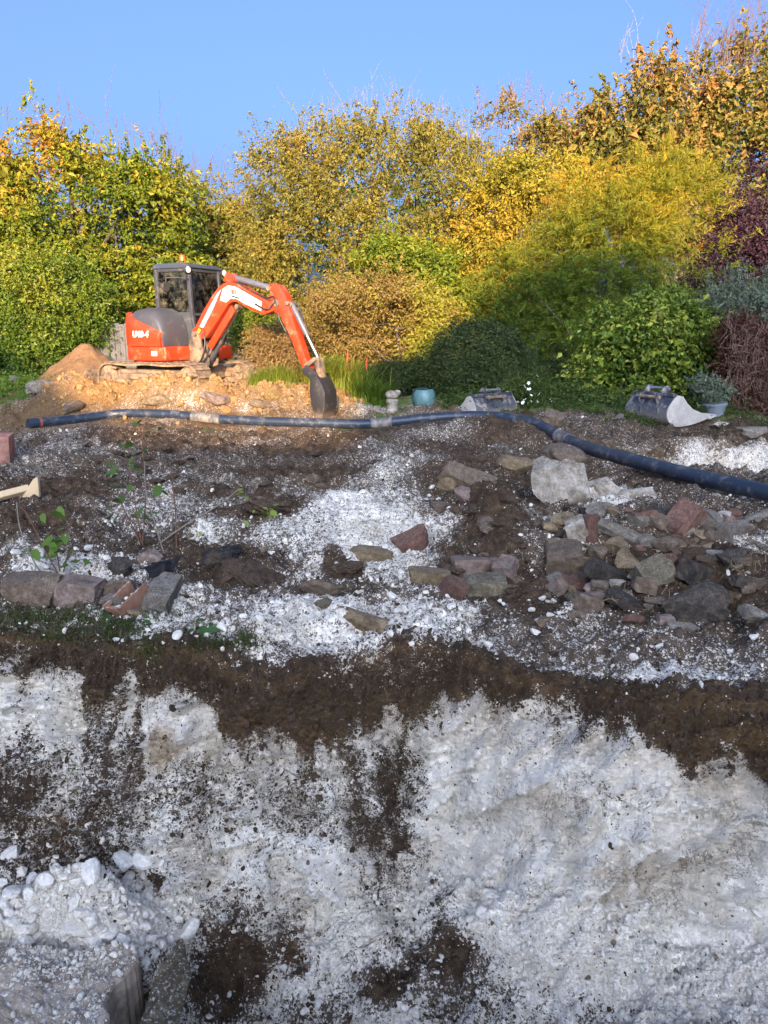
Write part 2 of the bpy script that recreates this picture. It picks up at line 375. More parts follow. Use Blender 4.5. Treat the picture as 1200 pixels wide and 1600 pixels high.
D += inpit * (0.10 * gauss(XX, YRW, 0.62, 3.0, 0.45, 0.3) + 0.13 * gauss(XX, YRW, -0.2, 2.85, 0.28, 0.22) - 0.17 * gauss(XX, YRW, 0.10, 3.05, 0.11, 0.35) - 0.16 * gauss(XX, YRW, 0.46, 3.12, 0.20, 0.10) + 0.09 * gauss(XX, YRW, 0.85, 3.26, 0.35, 0.07) - 0.12 * gauss(XX, YRW, 1.15, 3.10, 0.25, 0.09) - 0.10 * gauss(XX, YRW, -1.0, 2.9, 0.5, 0.2))
D -= 0.11 * gauss(XX, YRW, 0, 3.425, 99, 0.06) * (fbm(XX, XX * 0, 2.2, 3, 0.5, 7) + .35)       # soil weathered back under the lip
lip = gauss(XX, YRW, 0, 3.60, 99, 0.06)
D += lip * (0.05 * fbm(XX, YY, 9, 4, 0.6, 6) + 0.02)
# terrace relief
far = sstep(4, 10, YRW)
D += onter * (1 - sstep(13, 22, YRW)) * (0.22 * fbm(XX, YY, 0.75, 4, 0.5, 12) + (0.115 + 0.04 * far) * fbm(XX, YY, 4.5, 4, 0.6, 3) + 0.038 * fbm(XX, YY, 15, 3, 0.6, 6) + 0.01 * fbm(XX, YY, 70, 2, 0.6, 2))
D += sstep(13, 22, YRW) * 0.08 * fbm(XX, YY, 0.6, 4, 0.5, 1)
def bump_at(px, py, rx, ry, h):
    c = atz(px, py, 0.0); return h * gauss(XX, YY, c[0], c[1], rx, ry)
D += onter * (bump_at(330, 765, .5, .3, .10) - bump_at(440, 745, .9, .28, .16) + bump_at(380, 875, .22, .18, .10) + bump_at(420, 800, .22, .2, .14)
              + bump_at(775, 830, .34, .55, .34) + bump_at(1000, 855, .75, .50, .34) + bump_at(880, 790, .4, .35, .12) + bump_at(1120, 915, .5, .28, .22)
              + bump_at(100, 720, 1.1, .8, .16) - bump_at(60, 830, .5, .4, .08) + bump_at(600, 800, .5, .3, .06) - bump_at(20, 660, 1.2, .9, .25))
PIPE_PX = [(44, 662), (78, 659), (112, 656), (150, 653), (182, 651), (215, 652), (280, 654), (345, 657), (450, 660), (560, 663), (600, 664), (690, 666), (770, 669), (830, 676), (880, 689), (940, 707), (1020, 728), (1100, 748), (1200, 770), (1330, 800)]
pp = [atz(a, b, 0.12) for a, b in PIPE_PX]; _pp = np.array(pp)
BED = 1 - .92 * np.exp(-((YY - np.interp(XX, _pp[:, 0], _pp[:, 1])) / np.where(XX > 1.5, .30, .42)) ** 2) * (XX > _pp[0, 0] - .5) * (YRW > 4)
D = np.where(YRW > 4, D * BED, D)
# the mound the digger stands on
mx, my = -3.5, 15.3
rr = np.sqrt(((XX - mx) / 3.3) ** 2 + ((YY - my) / np.where(YY < my, 2.3, 3.5)) ** 2)
mound = 1 - sstep(0.52, 1.08, rr + 0.14 * fbm(XX, YY, 1.3, 3, 0.5, 4))
base_here = np.interp(YY, PROF[:, 0], PROF[:, 1])
mound = mound * BED
D += mound * (0.50 - np.minimum(base_here, 0.4)) + mound * 0.15 * fbm(XX, YY, 2.6, 4, 0.6, 8)
tx = (XX + 4.25) * .891 - (YY - 14.25) * .454; ty = (XX + 4.25) * .454 + (YY - 14.25) * .891
D += (.30 + .16 * fbm(XX, YY, 2.5, 3, .5, 5)) * np.exp(-(tx / 1.25) ** 2 - (ty / .42) ** 2) + .16 * np.exp(-((tx - 1.5) / .7) ** 2 - ((ty - .6) / .5) ** 2)
D += 0.35 * gauss(XX, YY, -6.3, 14.6, 0.9, 0.9) + 0.20 * gauss(XX, YY, -5.9, 14.6, .55, .35)
# garden level right of the middle, cut down to the excavation
cuty = 11.3 - 0.35 * np.clip(XX - 1, 0, 6) ** 0.8 + 0.5 * fbm(XX, XX * 0 + .5, 0.8, 4, 0.5, 3)
D += sstep(-0.35, 0.02, YY - cuty) * (1 - sstep(13, 17, YY)) * sstep(-0.4, 1.2, XX) * 0.22
D -= sstep(8.6, 9.6, YY) * (1 - sstep(-.3, .1, YY - cuty)) * sstep(1.5, 2.6, XX) * 0.12
# lower left heap of broken chalk in the pit
def bump_pit(px, py, z, rx, ry, h):
    c = atz(px, py, z); return h * gauss(XX, YY, c[0], c[1], rx, ry)
HEAP = bump_pit(30, 1440, -.95, .42, .22, .36) + bump_pit(170, 1450, -1.0, .24, .16, .22) - bump_pit(360, 1530, -1.1, .18, .22, .16)
DY = ny * D; DZ = nz * D
YY2 = YY + DY * (YRW > 1.0); ZZ2 = ZB + np.where(YRW > 1.0, DZ, D) + HEAP * inpit
verts = np.stack([XX, YY2, ZZ2], -1)
idx = np.arange(NR * NC).reshape(NR, NC)
quads = np.stack([idx[:-1, :-1], idx[:-1, 1:], idx[1:, 1:], idx[1:, :-1]], -1).reshape(-1, 4)
# light copy for measuring (every 3rd vertex of the near part)
r0 = int(np.searchsorted(rows, 0.9)); sub = verts[r0::3, ::3]
si = np.arange(sub.shape[0] * sub.shape[1]).reshape(sub.shape[:2])
sq = np.stack([si[:-1, :-1], si[:-1, 1:], si[1:, 1:], si[1:, :-1]], -1).reshape(-1, 4)
BVH = BVHTree.FromPolygons(sub.reshape(-1, 3).tolist(), sq.tolist())
def hit(px, py):
    d = Vector(ray(px, py)); l, n, i, t = BVH.ray_cast(Vector(CAM), d.normalized(), 200)
    if l is None: l = Vector(atz(px, max(py, 560), 0.2)); n = Vector((0, 0, 1))
    return np.array(l), np.array(n)
def drop(x, y):
    l, n, i, t = BVH.ray_cast(Vector((x, y, 6)), Vector((0, 0, -1)), 20)
    return (float(l.z), np.array(n)) if l is not None else (0.0, np.array([0, 0, 1.0]))
# --- where the chalk, the brown earth and the turf lie (zones of the place, measured on the photograph)
BND = [(0, 1045), (100, 1050), (200, 1075), (280, 1105), (350, 1155), (430, 1185), (520, 1190), (570, 1150), (640, 1125), (700, 1132), (760, 1112), (850, 1112), (930, 1132), (990, 1155), (1040, 1205), (1110, 1218), (1160, 1195), (1200, 1175)]
_b = np.array([hit(a, b)[0] for a, b in BND])
zb = np.interp(XX, _b[:, 0], _b[:, 2])
wob = 0.11 * fbm(XX, s_arc, 4.5, 5, 0.6, 6)
smear = sstep(.16, .42, fbm(XX * 5 + .4 * fbm(XX, s_arc, 3, 3), s_arc * .8, 1.0, 5, .62, 61)) * (1 - .6 * sstep(.2, .5, XX))
streak = fbm(XX * 6.5 + .3 * fbm(XX, s_arc, 5, 2), s_arc * .9, 1.0, 4, .6, 15)
share = 0.76 + 0.25 * sstep(0.05, 0.45, XX) + 0.30 * fbm(XX, s_arc, 2.6, 5, .6, 33)
chalk_face = sstep(-0.11, 0.05, zb - ZZ2 + wob + .16 * streak) * np.clip(share - .36 * smear, .2, 1.02) + 0.04
chalk = np.where(YRW < 3.60, chalk_face, 0.40 + 0.5 * fbm(XX, YY, 1.1, 4, 0.55, 7))
chalk = np.where(YRW < 2.75, 0.62 + 0.5 * fbm(XX, YY, 3.0, 4, 0.55, 7), chalk)
mixf = sstep(3.60, 3.66, YRW)
chalk = np.clip(chalk, 0.04, 1.0)
chalk = np.where(YRW > 3.56, chalk * mixf + chalk_face * (1 - mixf), chalk)
chalk *= np.where(YRW > 3.6, 1 - 0.35 * sstep(5.0, 9, YRW) * (YRW < 12.5), 1)
chalk = np.where(YRW > 12.5, 0.30 + 0.3 * fbm(XX, YY, 1.2, 4, .5, 2), chalk); chalk = np.where((YRW > 12) & (mound > .2), .30 + .45 * fbm(XX, YY, 1.6, 4, .55, 2), chalk)
BLOBS = [  # px, py, rx, ry (pixels), chalk share
    (600, 810, 95, 55, .97), (550, 780, 110, 30, .92), (500, 955, 150, 38, .97), (460, 1003, 120, 22, .97), (700, 965, 120, 26, .85), (830, 1000, 100, 26, .7),
    (910, 1025, 50, 22, .85), (880, 950, 40, 14, .85), (1040, 1053, 80, 12, .95), (1140, 1050, 60, 12, .75), (270, 965, 50, 40, .9), (330, 830, 50, 26, .75),
    (80, 880, 75, 24, .8), (250, 785, 150, 12, .8), (450, 838, 60, 26, .66), (625, 895, 55, 25, .85), (630, 720, 70, 18, .7), (1150, 722, 120, 14, .8), (960, 770, 60, 10, .75),
    (600, 636, 70, 7, .6), (400, 930, 50, 30, .6), (200, 740, 80, 12, .5), (100, 700, 80, 14, .45),
    (775, 855, 70, 105, .05), (500, 738, 125, 14, .02), (340, 765, 55, 10, .05), (60, 822, 90, 36, .06), (425, 785, 45, 24, .02), (385, 890, 65, 30, .08),
    (340, 862, 34, 16, .02), (545, 880, 28, 12, .04), (900, 722, 100, 16, .25), (1060, 890, 140, 85, .12), (1130, 930, 80, 45, .08), (120, 760, 110, 26, .12), (700, 752, 80, 40, .2),
    (1010, 706, 210, 7, .06), (640, 1012, 60, 15, .04), (60, 650, 60, 20, .08), (300, 715, 120, 10, .25), (1000, 1000, 180, 22, .34), (430, 720, 160, 8, .3),
    (20, 1235, 50, 70, .08), (150, 1320, 110, 26, .25), (600, 1240, 48, 60, .16), (570, 1295, 40, 40, .3), (632, 1310, 15, 42, .05), (140, 1160, 38, 30, .45), (200, 1262, 85, 50, .42),
    (110, 1330, 110, 50, .38), (345, 1510, 62, 90, .06), (430, 1485, 36, 30, .08), (705, 1500, 70, 52, .08), (620, 1525, 34, 30, .15), (770, 1565, 60, 18, .2),
    (470, 1590, 60, 30, .4), (690, 1405, 40, 30, .5), (240, 1372, 32, 20, .06), (950, 1500, 240, 100, .86), (60, 1405, 120, 70, 1.0), (200, 1440, 70, 38, .97),
    (940, 1140, 40, 18, .3), (520, 1370, 80, 60, .86), (800, 1200, 90, 60, .93), (1120, 1320, 120, 80, .93), (60, 1120, 50, 40, .85), (960, 1260, 60, 40, .75), (330, 1250, 60, 60, .5), (470, 1260, 50, 60, .55), (80, 1200, 90, 40, .6)]
ochre = np.zeros_like(chalk)
OCH = [(268, 1172, 48, 46, .95), (360, 1190, 20, 30, .6), (870, 1245, 60, 45, .4), (760, 1330, 80, 30, .35), (100, 1290, 80, 30, .3), (480, 1420, 60, 60, .3), (1000, 1350, 80, 40, .25), (1150, 720, 100, 20, .25)]
wx = 0.24 * fbm(XX, s_arc, 3.5, 6, .65, 21); wy = 0.20 * fbm(XX, s_arc, 3.5, 6, .65, 31)
def zone(px, py, rx, ry):
    c, _ = hit(px, py); dep = (c - CAM) @ V_F
    wr = rx * dep / F
    a, _ = hit(px, py - ry); b, _ = hit(px, py + ry)
    hr = max(np.hypot(*(a - b)[1:]) / 2, 0.02)
    sc = min(1.0, dep / 5) * 1.2
    return ((XX + wx * sc - c[0]) / wr) ** 2 + (np.hypot(YY2 + wy * sc - c[1], ZZ2 - c[2]) / hr) ** 2
for px, py, rx, ry, v in BLOBS:
    if py < 1070 and v > .8: v *= .87
    q = np.exp(-zone(px, py, rx, ry) ** 1.4 * 0.9); chalk = chalk * (1 - q) + v * q
for px, py, rx, ry, v in OCH:
    ochre = np.maximum(ochre, v * np.exp(-zone(px, py, rx, ry) ** 1.4))
ochre = np.maximum(ochre, 0.95 * mound * (YY > 12)); ochre = np.maximum(ochre, 0.22 * (YRW > 12.2))
bl = sstep(.05, .20, zb - ZZ2 + wob) * (YRW < 3.6) * (YRW > 2.7)
ochre = np.maximum(ochre, 0.24 * (1 - bl) * (YRW < 3.55) * (YRW > 2.7) * sstep(-.6, -.1, -ZZ2))
green = sstep(0.25, 0.6, fbm(XX, YY, 1.3, 3, 0.5, 9) + 0.5 * sstep(15.5, 17.5, YY) + 0.5 * sstep(17, 20, YY) + 0.55 * sstep(12, 13.2, YY) * sstep(0.3, 1.5, XX) + .35 * sstep(-6.5, -8, XX) * sstep(13, 14, YY)) * sstep(11.2, 13, YY) * (1 - mound)
chalk = np.where(YRW < 1.2, .6 + .3 * fbm(XX, YY, 1.5, 3), chalk); green = np.maximum(green, (YRW < -4.5) * 1.0)
cover = np.where(YRW > 3.55, np.minimum(chalk * .86, .70), np.where(YRW < 2.8, np.minimum(chalk, .90), chalk))
green = np.maximum(green, 0.35 * sstep(0.05, .3, fbm(XX, YY, 5, 3, .6, 14) + .35) * sstep(-.75, -1.0, XX) * gauss(XX, YRW, 0, 3.68, 99, .12))
humus = np.exp(-((YRW - 3.475 - .05 * fbm(XX, s_arc, 3, 4, .6, 51)) / .075) ** 2) * np.clip(.65 + 1.2 * fbm(XX, XX * 0 + 4, 1.6, 3, .5, 52), 0, 1)
GROUND = np_mesh('ground', verts.reshape(-1, 3), quads, dict(humus=humus.ravel(), cover=cover.ravel(), wallness=(face * inpit).ravel(), chalk=chalk.ravel(), ochre=ochre.ravel(), green=green.ravel()), smooth=True)
ground = link_mesh('ground', GROUND, None, m_ground()); tag(ground, kind='structure')
# ground point lookup by grid index
gN = np.cross(np.gradient(verts, axis=1), np.gradient(verts, axis=0)); gN /= np.linalg.norm(gN, axis=2, keepdims=True) + 1e-12

# ------------------------------------------------------------------ the house behind the photographer (it throws the evening shade)
SLOPE = math.tan(R(SUN_EL))
M_RENDER = m_flat('cream_render', (0.62, 0.56, 0.46), 0.9); M_TILE = m_flat('brown_roof_tile', (0.20, 0.10, 0.06), 0.9)
M_PANE = m_flat('dark_window_pane', (0.03, 0.04, 0.05), 0.1, 0.6); M_WHITE = m_flat('white_window_frame', (0.75, 0.75, 0.72), 0.5)
HY = -24.0; DZH = lambda z10: z10 - 26 * math.tan(R(10)) + (18 - HY) * SLOPE   # heights that throw the shade line measured 18 m away
hs = tag(empty('house', (0, HY, 0)), 'cream rendered house with brown hipped roof standing behind the excavation', 'house')
HX0, HX1, HE, HR = -0.38, 13.0, DZH(4.9), DZH(8.0)
MB().box(((HX0 + HX1) / 2, -3.5, HE / 2), (HX1 - HX0, 7, HE)).build('wall', M_RENDER, hs)
rh = HR - HE; run = rh / 0.84
m = MB(); o_ = 0.15
m.add([(HX0 - o_, .3, HE), (HX1 + o_, .3, HE), (HX1 + o_, -7.3, HE), (HX0 - o_, -7.3, HE), (HX0 + run, -3.3, HR), (HX1 - run, -3.3, HR)], [(0, 1, 5, 4), (1, 2, 5), (2, 3, 4, 5), (3, 0, 4), (3, 2, 1, 0)])
m.build('roof', M_TILE, hs, smooth=False)
# low link with a flat roof, and the lower wing
LZ = (10.9 - HY) * SLOPE - 0.06
MB().box((-2.2, -3.4, LZ / 2), (4.0, 6, LZ)).build('wall', M_RENDER, hs)
MB().box((-2.2, -3.38, LZ + .061), (3.9, 6.1, .12)).build('roof', M_TILE, hs)
WE = (10.9 - HY) * SLOPE - .2
MB().box((-10.8, -3.4, WE / 2), (14.3, 6, WE)).build('wall', M_RENDER, hs)
m = MB(); rz = 1.4 + (22 - HY) * SLOPE
m.add([(-3.35, .3, WE), (-18.2, .3, WE), (-18.2, -6.7, WE), (-3.35, -6.7, WE), (-9.6, -3.2, rz), (-13.0, -3.2, rz)], [(0, 1, 5, 4), (1, 2, 5), (2, 3, 4, 5), (3, 0, 4), (3, 2, 1, 0)])
m.build('roof', M_TILE, hs, smooth=False)
for wx_, wz_ in ((2, 1.5), (6, 1.5), (10, 1.5), (2, 3.8), (6, 3.8), (10, 3.8), (-6, 1.5), (-11, 1.5), (-15, 1.5), (-2.2, 1.5)):
    fr = MB().box((wx_, .02, wz_), (1.5, .06, 1.2)).build('window', M_WHITE, hs)
    MB().box((wx_, .06, wz_), (1.35, .03, 1.05)).build('pane', M_PANE, fr)

# ------------------------------------------------------------------ loose chalk, crumbs of earth (uncountable) on the ground
def ico(sub):
    bm = bmesh.new(); bmesh.ops.create_icosphere(bm, subdivisions=sub, radius=1.0)
    v = np.array([p.co[:] for p in bm.verts]); f = np.array([[q.index for q in p.verts] for p in bm.faces]); bm.free(); return v, f
ICO = {i: ico(i) for i in (1, 2, 3, 4)}
def facet(v, rng, n=9, lo=0.62, hi=0.92):
    v = v.copy()
    for _ in range(n):
        d = rng.normal(size=3); d /= np.linalg.norm(d); c = rng.uniform(lo, hi)
        q = v @ d - c; v -= np.clip(q, 0, None)[:, None] * d
    return v
def pebble_mesh(name, mat, seed, sub=2, n=8):
    rng = np.random.default_rng(seed); v, f = ICO[sub]
    v = facet(v, rng, n, .45, .85) * np.array([1, rng.uniform(.65, .95), rng.uniform(.5, .8)])
    me = np_mesh(name, v, f, None, False); me.materials.append(mat); return me
M_CHALK = m_stone('chalk', (0.44, 0.39, 0.31), (0.70, 0.66, 0.58), (0.84, 0.81, 0.74), 3, 0.0)
M_CRUMB = m_stone('earth_crumb', (0.020, 0.013, 0.008), (0.055, 0.036, 0.022), (0.10, 0.07, 0.045), 3, 0.0)
M_FLINT = m_stone('flint_chip', (0.06, 0.05, 0.04), (0.18, 0.14, 0.10), (0.32, 0.27, 0.2), 3, 0.0)
def source_collection(name, mat, base, k=6):
    c = bpy.data.collections.new(name)
    for i in range(k): c.objects.link(bpy.data.objects.new(name + '_piece', pebble_mesh(name + '_piece', mat, base + i)))
    return c
def scatter_stuff(name, label, pts, rot, scl, src, kind='stuff'):
    me = bpy.data.meshes.new(name); n = len(pts); me.vertices.add(n)
    me.vertices.foreach_set('co', np.ascontiguousarray(pts, dtype=np.float32).ravel())
    a = me.attributes.new('rot', 'FLOAT_VECTOR', 'POINT'); a.data.foreach_set('vector', np.ascontiguousarray(rot, dtype=np.float32).ravel())
    a = me.attributes.new('scl', 'FLOAT_VECTOR', 'POINT'); a.data.foreach_set('vector', np.ascontiguousarray(scl, dtype=np.float32).ravel())
    o = link_mesh(name, me); tag(o, label, None, None, kind)
    ng = bpy.data.node_groups.new(name, 'GeometryNodeTree')
    ng.interface.new_socket('Geometry', in_out='INPUT', socket_type='NodeSocketGeometry'); ng.interface.new_socket('Geometry', in_out='OUTPUT', socket_type='NodeSocketGeometry')
    gi = ng.nodes.new('NodeGroupInput'); go = ng.nodes.new('NodeGroupOutput')
    ip = ng.nodes.new('GeometryNodeInstanceOnPoints'); ci = ng.nodes.new('GeometryNodeCollectionInfo')
    ci.inputs['Collection'].default_value = src; ci.inputs['Separate Children'].default_value = True; ci.inputs['Reset Children'].default_value = True
    ar = ng.nodes.new('GeometryNodeInputNamedAttribute'); ar.data_type = 'FLOAT_VECTOR'; ar.inputs[0].default_value = 'rot'
    asx = ng.nodes.new('GeometryNodeInputNamedAttribute'); asx.data_type = 'FLOAT_VECTOR'; asx.inputs[0].default_value = 'scl'
    e2r = ng.nodes.new('FunctionNodeEulerToRotation')
    L = ng.links.new
    L(gi.outputs[0], ip.inputs['Points']); L(ci.outputs[0], ip.inputs['Instance']); ip.inputs['Pick Instance'].default_value = True
    L(ar.outputs[0], e2r.inputs[0]); L(e2r.outputs[0], ip.inputs['Rotation']); L(asx.outputs[0], ip.inputs['Scale']); L(ip.outputs[0], go.inputs[0])
    md = o.modifiers.new('scatter', 'NODES'); md.node_group = ng
    return o
SURF = verts; CH = chalk
rA, rB = int(np.searchsorted(rows, 1.9)), int(np.searchsorted(rows, 15.0))
cA, cB = 60, NC - 60
def pick(n, wfun):
    r = RNG.integers(rA, rB, n); c = RNG.integers(cA, cB, n)
    keep = RNG.random(n) < wfun(r, c); r, c = r[keep], c[keep]
    p = SURF[r, c] + (SURF[np.minimum(r + 1, NR - 1), c] - SURF[r, c]) * RNG.random((len(r), 1)) + (SURF[r, c + 1] - SURF[r, c]) * RNG.random((len(r), 1))
    return r, c, p
def steepness(r, c): return face[r, c]
def sizes(n, lo, hi, power): return lo * (1 - RNG.random(n) * (1 - (lo / hi) ** power)) ** (-1 / power)
def make_scatter(name, label, n, wfun, lo, hi, power, src, sink=0.25):
    r, c, p = pick(n, wfun)
    k = np.sqrt(np.clip(p[:, 1] / 3.8, 0.7, 3.2))
    s = sizes(len(p), lo, hi, power) * k
    p = p + gN[r, c] * (s * (0.05 + .3 * RNG.random(len(s))))[:, None] * np.where(gN[r, c][:, 2:3] < 0, -1, 1)
    rot = RNG.random((len(p), 3)) * 6.28
    scl = s[:, None] * (0.7 + 0.6 * RNG.random((len(p), 3)))
    return scatter_stuff(name, label, p, rot, scl, src)
SRC_CH = source_collection('chalk_crumb', M_CHALK, 100); SRC_SO = source_collection('soil_crumb', M_CRUMB, 200); SRC_FL = source_collection('flint_crumb', M_FLINT, 300)
DRIFT = np.clip(.55 + 1.3 * fbm(XX, YY2, 2.4, 4, .6, 71), .08, 1)
def w_chalk(r, c): return np.clip(CH[r, c] ** 1.8 + 0.015, 0, 1) * DRIFT[r, c] * (1 - .9 * ochre[r, c]) * (1 - .55 * sstep(5.5, 9, rows[r])) * np.where(rows[r] > 12.3, 0.25, 1) * np.where((face[r, c] > .4) & (rows[r] < 3.5), 0.10, 1.0) * (green[r, c] < .4)
def w_soil(r, c): return np.clip((1.0 - CH[r, c]) ** 1.8, 0.01, 1) * (green[r, c] < .5)
make_scatter('chalk_rubble', 'loose white chalk crumbs strewn over the dug ground', 340000, w_chalk, 0.0034, 0.026, 2.0, SRC_CH)
M_BUFF = m_stone('buff_crumb', (0.14, 0.07, 0.022), (0.30, 0.18, 0.07), (0.44, 0.31, 0.155), 3, 0.0); SRC_BU = source_collection('buff_crumb', M_BUFF, 350)
make_scatter('mound_crumbs', 'buff clods and crumbs on the mound under the excavator', 900000, lambda r, c: mound[r, c] * (rows[r] > 12) * .9, 0.006, 0.05, 1.9, SRC_BU)
make_scatter('soil_crumbs', 'loose brown crumbs of earth on the dug ground', 190000, w_soil, 0.003, 0.024, 2.5, SRC_SO)
make_scatter('flint_chips', 'small brown and grey flint chips in the dug ground', 6000, lambda r, c: np.full(len(r), .8) * (green[r, c] < .5), 0.004, 0.022, 2.2, SRC_FL)

def w_flake(r, c): return np.clip(CH[r, c] - .35, 0, 1) * 1.3 * (face[r, c] > .4) * (rows[r] < 3.6) * (.25 + 1.5 * np.clip(vnoise(XX[r, c] * 4, s_arc[r, c] * 5, 6) + .25, 0, 1))
make_scatter('chalk_flakes', 'angular chalk flakes standing out of the cut face', 26000, w_flake, 0.005, 0.020, 2.2, SRC_CH)
make_scatter('heap_crumbs', 'chalk crumbs piled in the heap above the broken slab', 400000, lambda r, c: np.clip(HEAP[r, c] * 6, 0, 1) * (rows[r] > 2.0), 0.004, 0.034, 1.8, SRC_CH)
M_SOILB = m_stone('brown_crumb', (0.024, 0.016, 0.010), (0.062, 0.040, 0.025), (0.14, 0.097, 0.062), 3, 0.0); SRC_SB = source_collection('brown_crumb', M_SOILB, 360)
make_scatter('soil_lip', 'dark crumbly topsoil hanging at the lip of the pit', 60000, lambda r, c: ((rows[r] > 3.43) & (rows[r] < 3.63)) * np.clip(.35 + 1.6 * vnoise(XX[r, c] * 5, rows[r] * 9, 4), 0, 1) * (1 - .8 * (CH[r, c] > .5)), 0.005, 0.034, 1.9, SRC_SO)
make_scatter('subsoil_crumbs', 'brown crumbs and small stones in the subsoil band of the cut', 420000, lambda r, c: (face[r, c] > .3) * (rows[r] > 2.9) * (rows[r] < 3.6) * np.clip(1.25 - CH[r, c] * 1.7, 0, 1), 0.003, 0.027, 2.0, SRC_SB)
# chalk lumps big enough to count: each one a thing
LUMPS = [pebble_mesh('chalk_lump', M_CHALK, 400 + i, 2, 10) for i in range(8)]
def lump(px, py, wpx, label, group, mesh=None, mat=None):
    p, n = hit(px, py); dep = (p - CAM) @ V_F; s = wpx * dep / F / 2
    o = link_mesh('chalk_lump', mesh or random.choice(LUMPS)); o.location = p + np.array([0, 0, s * 0.35])
    o.rotation_euler = (random.uniform(-.5, .5), random.uniform(-.5, .5), random.uniform(0, 6.28)); o.scale = (s, s * random.uniform(.75, 1), s * random.uniform(.8, 1.1))
    return tag(o, label, 'chalk lump', group)
AREAS = [  # n, px range, py range, size range, label, group
    (55, (600, 1190), (1400, 1595), (11, 26), 'white chalk lump in the pale scree at the foot of the chalk face', 'chalk lumps on the scree at the foot of the face'),
    (26, (280, 590), (1440, 1595), (11, 24), 'white chalk lump on the dark soil of the pit floor', 'chalk lumps on the dark pit floor'),
    (80, (0, 255), (1335, 1485), (12, 50), 'white chalk lump in the heap above the broken slab', 'chalk lumps in the heap by the slab'),
    (40, (380, 900), (920, 1010), (10, 22), 'white chalk lump on the bright strip along the pit edge', 'chalk lumps along the pit edge'),
    (22, (230, 350), (930, 1000), (11, 30), 'white chalk lump beside the grey kerb block at the pit edge', 'chalk lumps by the kerb block'),
    (22, (10, 150), (840, 960), (10, 22), 'white chalk lump around the row of long weathered stones', 'chalk lumps by the weathered stones'),
    (26, (540, 690), (760, 890), (9, 18), 'white chalk lump on the bright chalk patch in the middle', 'chalk lumps on the middle chalk patch'),
    (18, (820, 1190), (930, 1060), (9, 22), 'white chalk lump on the trodden ground below the rubble pile', 'chalk lumps below the rubble pile')]
for n, xr, yr, sr, lab, grp in AREAS:
    for _ in range(n):
        lump(random.uniform(*xr), random.uniform(*yr), sr[0] + (sr[1] - sr[0]) * random.random() ** 2.2, lab, grp)
lump(296, 1458, 44, 'largest pale flint lump lying alone on the dark pit floor', None, pebble_mesh('pale_flint', M_CHALK, 77, 3, 7))

# ------------------------------------------------------------------ rubble: every stone and brick
KINDS = {
    'brown': m_stone('brown_sandstone', (0.060, 0.042, 0.030), (0.13, 0.095, 0.066), (0.22, 0.17, 0.12), 22, 0.30),
    'ochre': m_stone('ochre_stone', (0.085, 0.060, 0.032), (0.17, 0.125, 0.072), (0.28, 0.22, 0.135), 22, 0.30),
    'grey': m_stone('grey_stone', (0.072, 0.062, 0.050), (0.15, 0.132, 0.107), (0.27, 0.245, 0.205), 22, 0.40),
    'red': m_stone('red_brick', (0.065, 0.034, 0.026), (0.13, 0.066, 0.048), (0.22, 0.135, 0.10), 26, 0.22),
    'pink': m_stone('pinkish_stone', (0.11, 0.078, 0.062), (0.19, 0.14, 0.115), (0.31, 0.245, 0.21), 22, 0.25),
    'dark': m_stone('dark_stone', (0.018, 0.015, 0.012), (0.042, 0.035, 0.028), (0.10, 0.088, 0.070), 22, 0.22),
    'moss': m_stone('mossy_stone', (0.05, 0.042, 0.028), (0.115, 0.098, 0.064), (0.22, 0.19, 0.13), 20, 0.30),
    'pale': m_stone('pale_rubble', (0.16, 0.13, 0.09), (0.36, 0.32, 0.26), (0.62, 0.58, 0.52), 12, 0.4, dustc=(.7, .68, .63)),
    'clod': m_stone('earth_clod', (0.024, 0.016, 0.010), (0.060, 0.040, 0.025), (0.11, 0.077, 0.05), 30, 0.12),
    'black': m_stone('black_tarmac', (0.006, 0.006, 0.007), (0.012, 0.012, 0.013), (0.03, 0.03, 0.03), 14, 0.12),
}
def noise3(v, s, o): return vnoise(v[:, 0] * s + v[:, 2] * s * .7, v[:, 1] * s - v[:, 2] * s * .6, o)
def rock_mesh(name, shape, seed, dims):
    rng = np.random.default_rng(seed)
    if shape in ('brick', 'slab'):
        bm = bmesh.new(); bmesh.ops.create_cube(bm, size=2.0); bmesh.ops.subdivide_edges(bm, edges=bm.edges[:], cuts=7, use_grid_fill=True)
        v = np.array([p.co[:] for p in bm.verts]); f = np.array([[q.index for q in p.verts] for p in bm.faces]); bm.free()
        v = v * (1 - 0.05 * np.clip(np.linalg.norm(v, axis=1, keepdims=True) - 1.25, 0, 1))
        v = facet(v, rng, 6 if shape == 'brick' else 9, 0.92, 1.40)
        d = noise3(v, 1.7, seed % 40) * 0.16 + noise3(v, 5, seed % 37) * 0.08
        v *= (1 + d)[:, None]; v[:, 0] *= 1 + .12 * rng.uniform(-1, 1) * v[:, 2]; v[:, 2] *= 1 + .14 * rng.uniform(-1, 1) * v[:, 0]
        v = v * np.array(dims) / 2
    else:
        v, f = ICO[4] if max(dims) > (.22 if shape != 'clod' else .16) else ICO[3]
        v = facet(v, rng, 16, 0.42, 0.80) if shape != 'clod' else v.copy()
        d = noise3(v, 2.2, seed % 40) * (0.22 if shape == 'rock' else 0.45) + noise3(v, 6, seed % 37) * (0.08 if shape == 'rock' else .34) + noise3(v, 13, seed % 29) * (.045 if shape == 'rock' else 0) + (0 if shape == 'rock' else noise3(v, 15, seed % 31) * .22)
        v = v * (1 + d)[:, None]
        ext = (v.max(0) - v.min(0)); v = (v - (v.max(0) + v.min(0)) / 2) / ext * np.array(dims)
    return np_mesh(name, v, f, None, False)
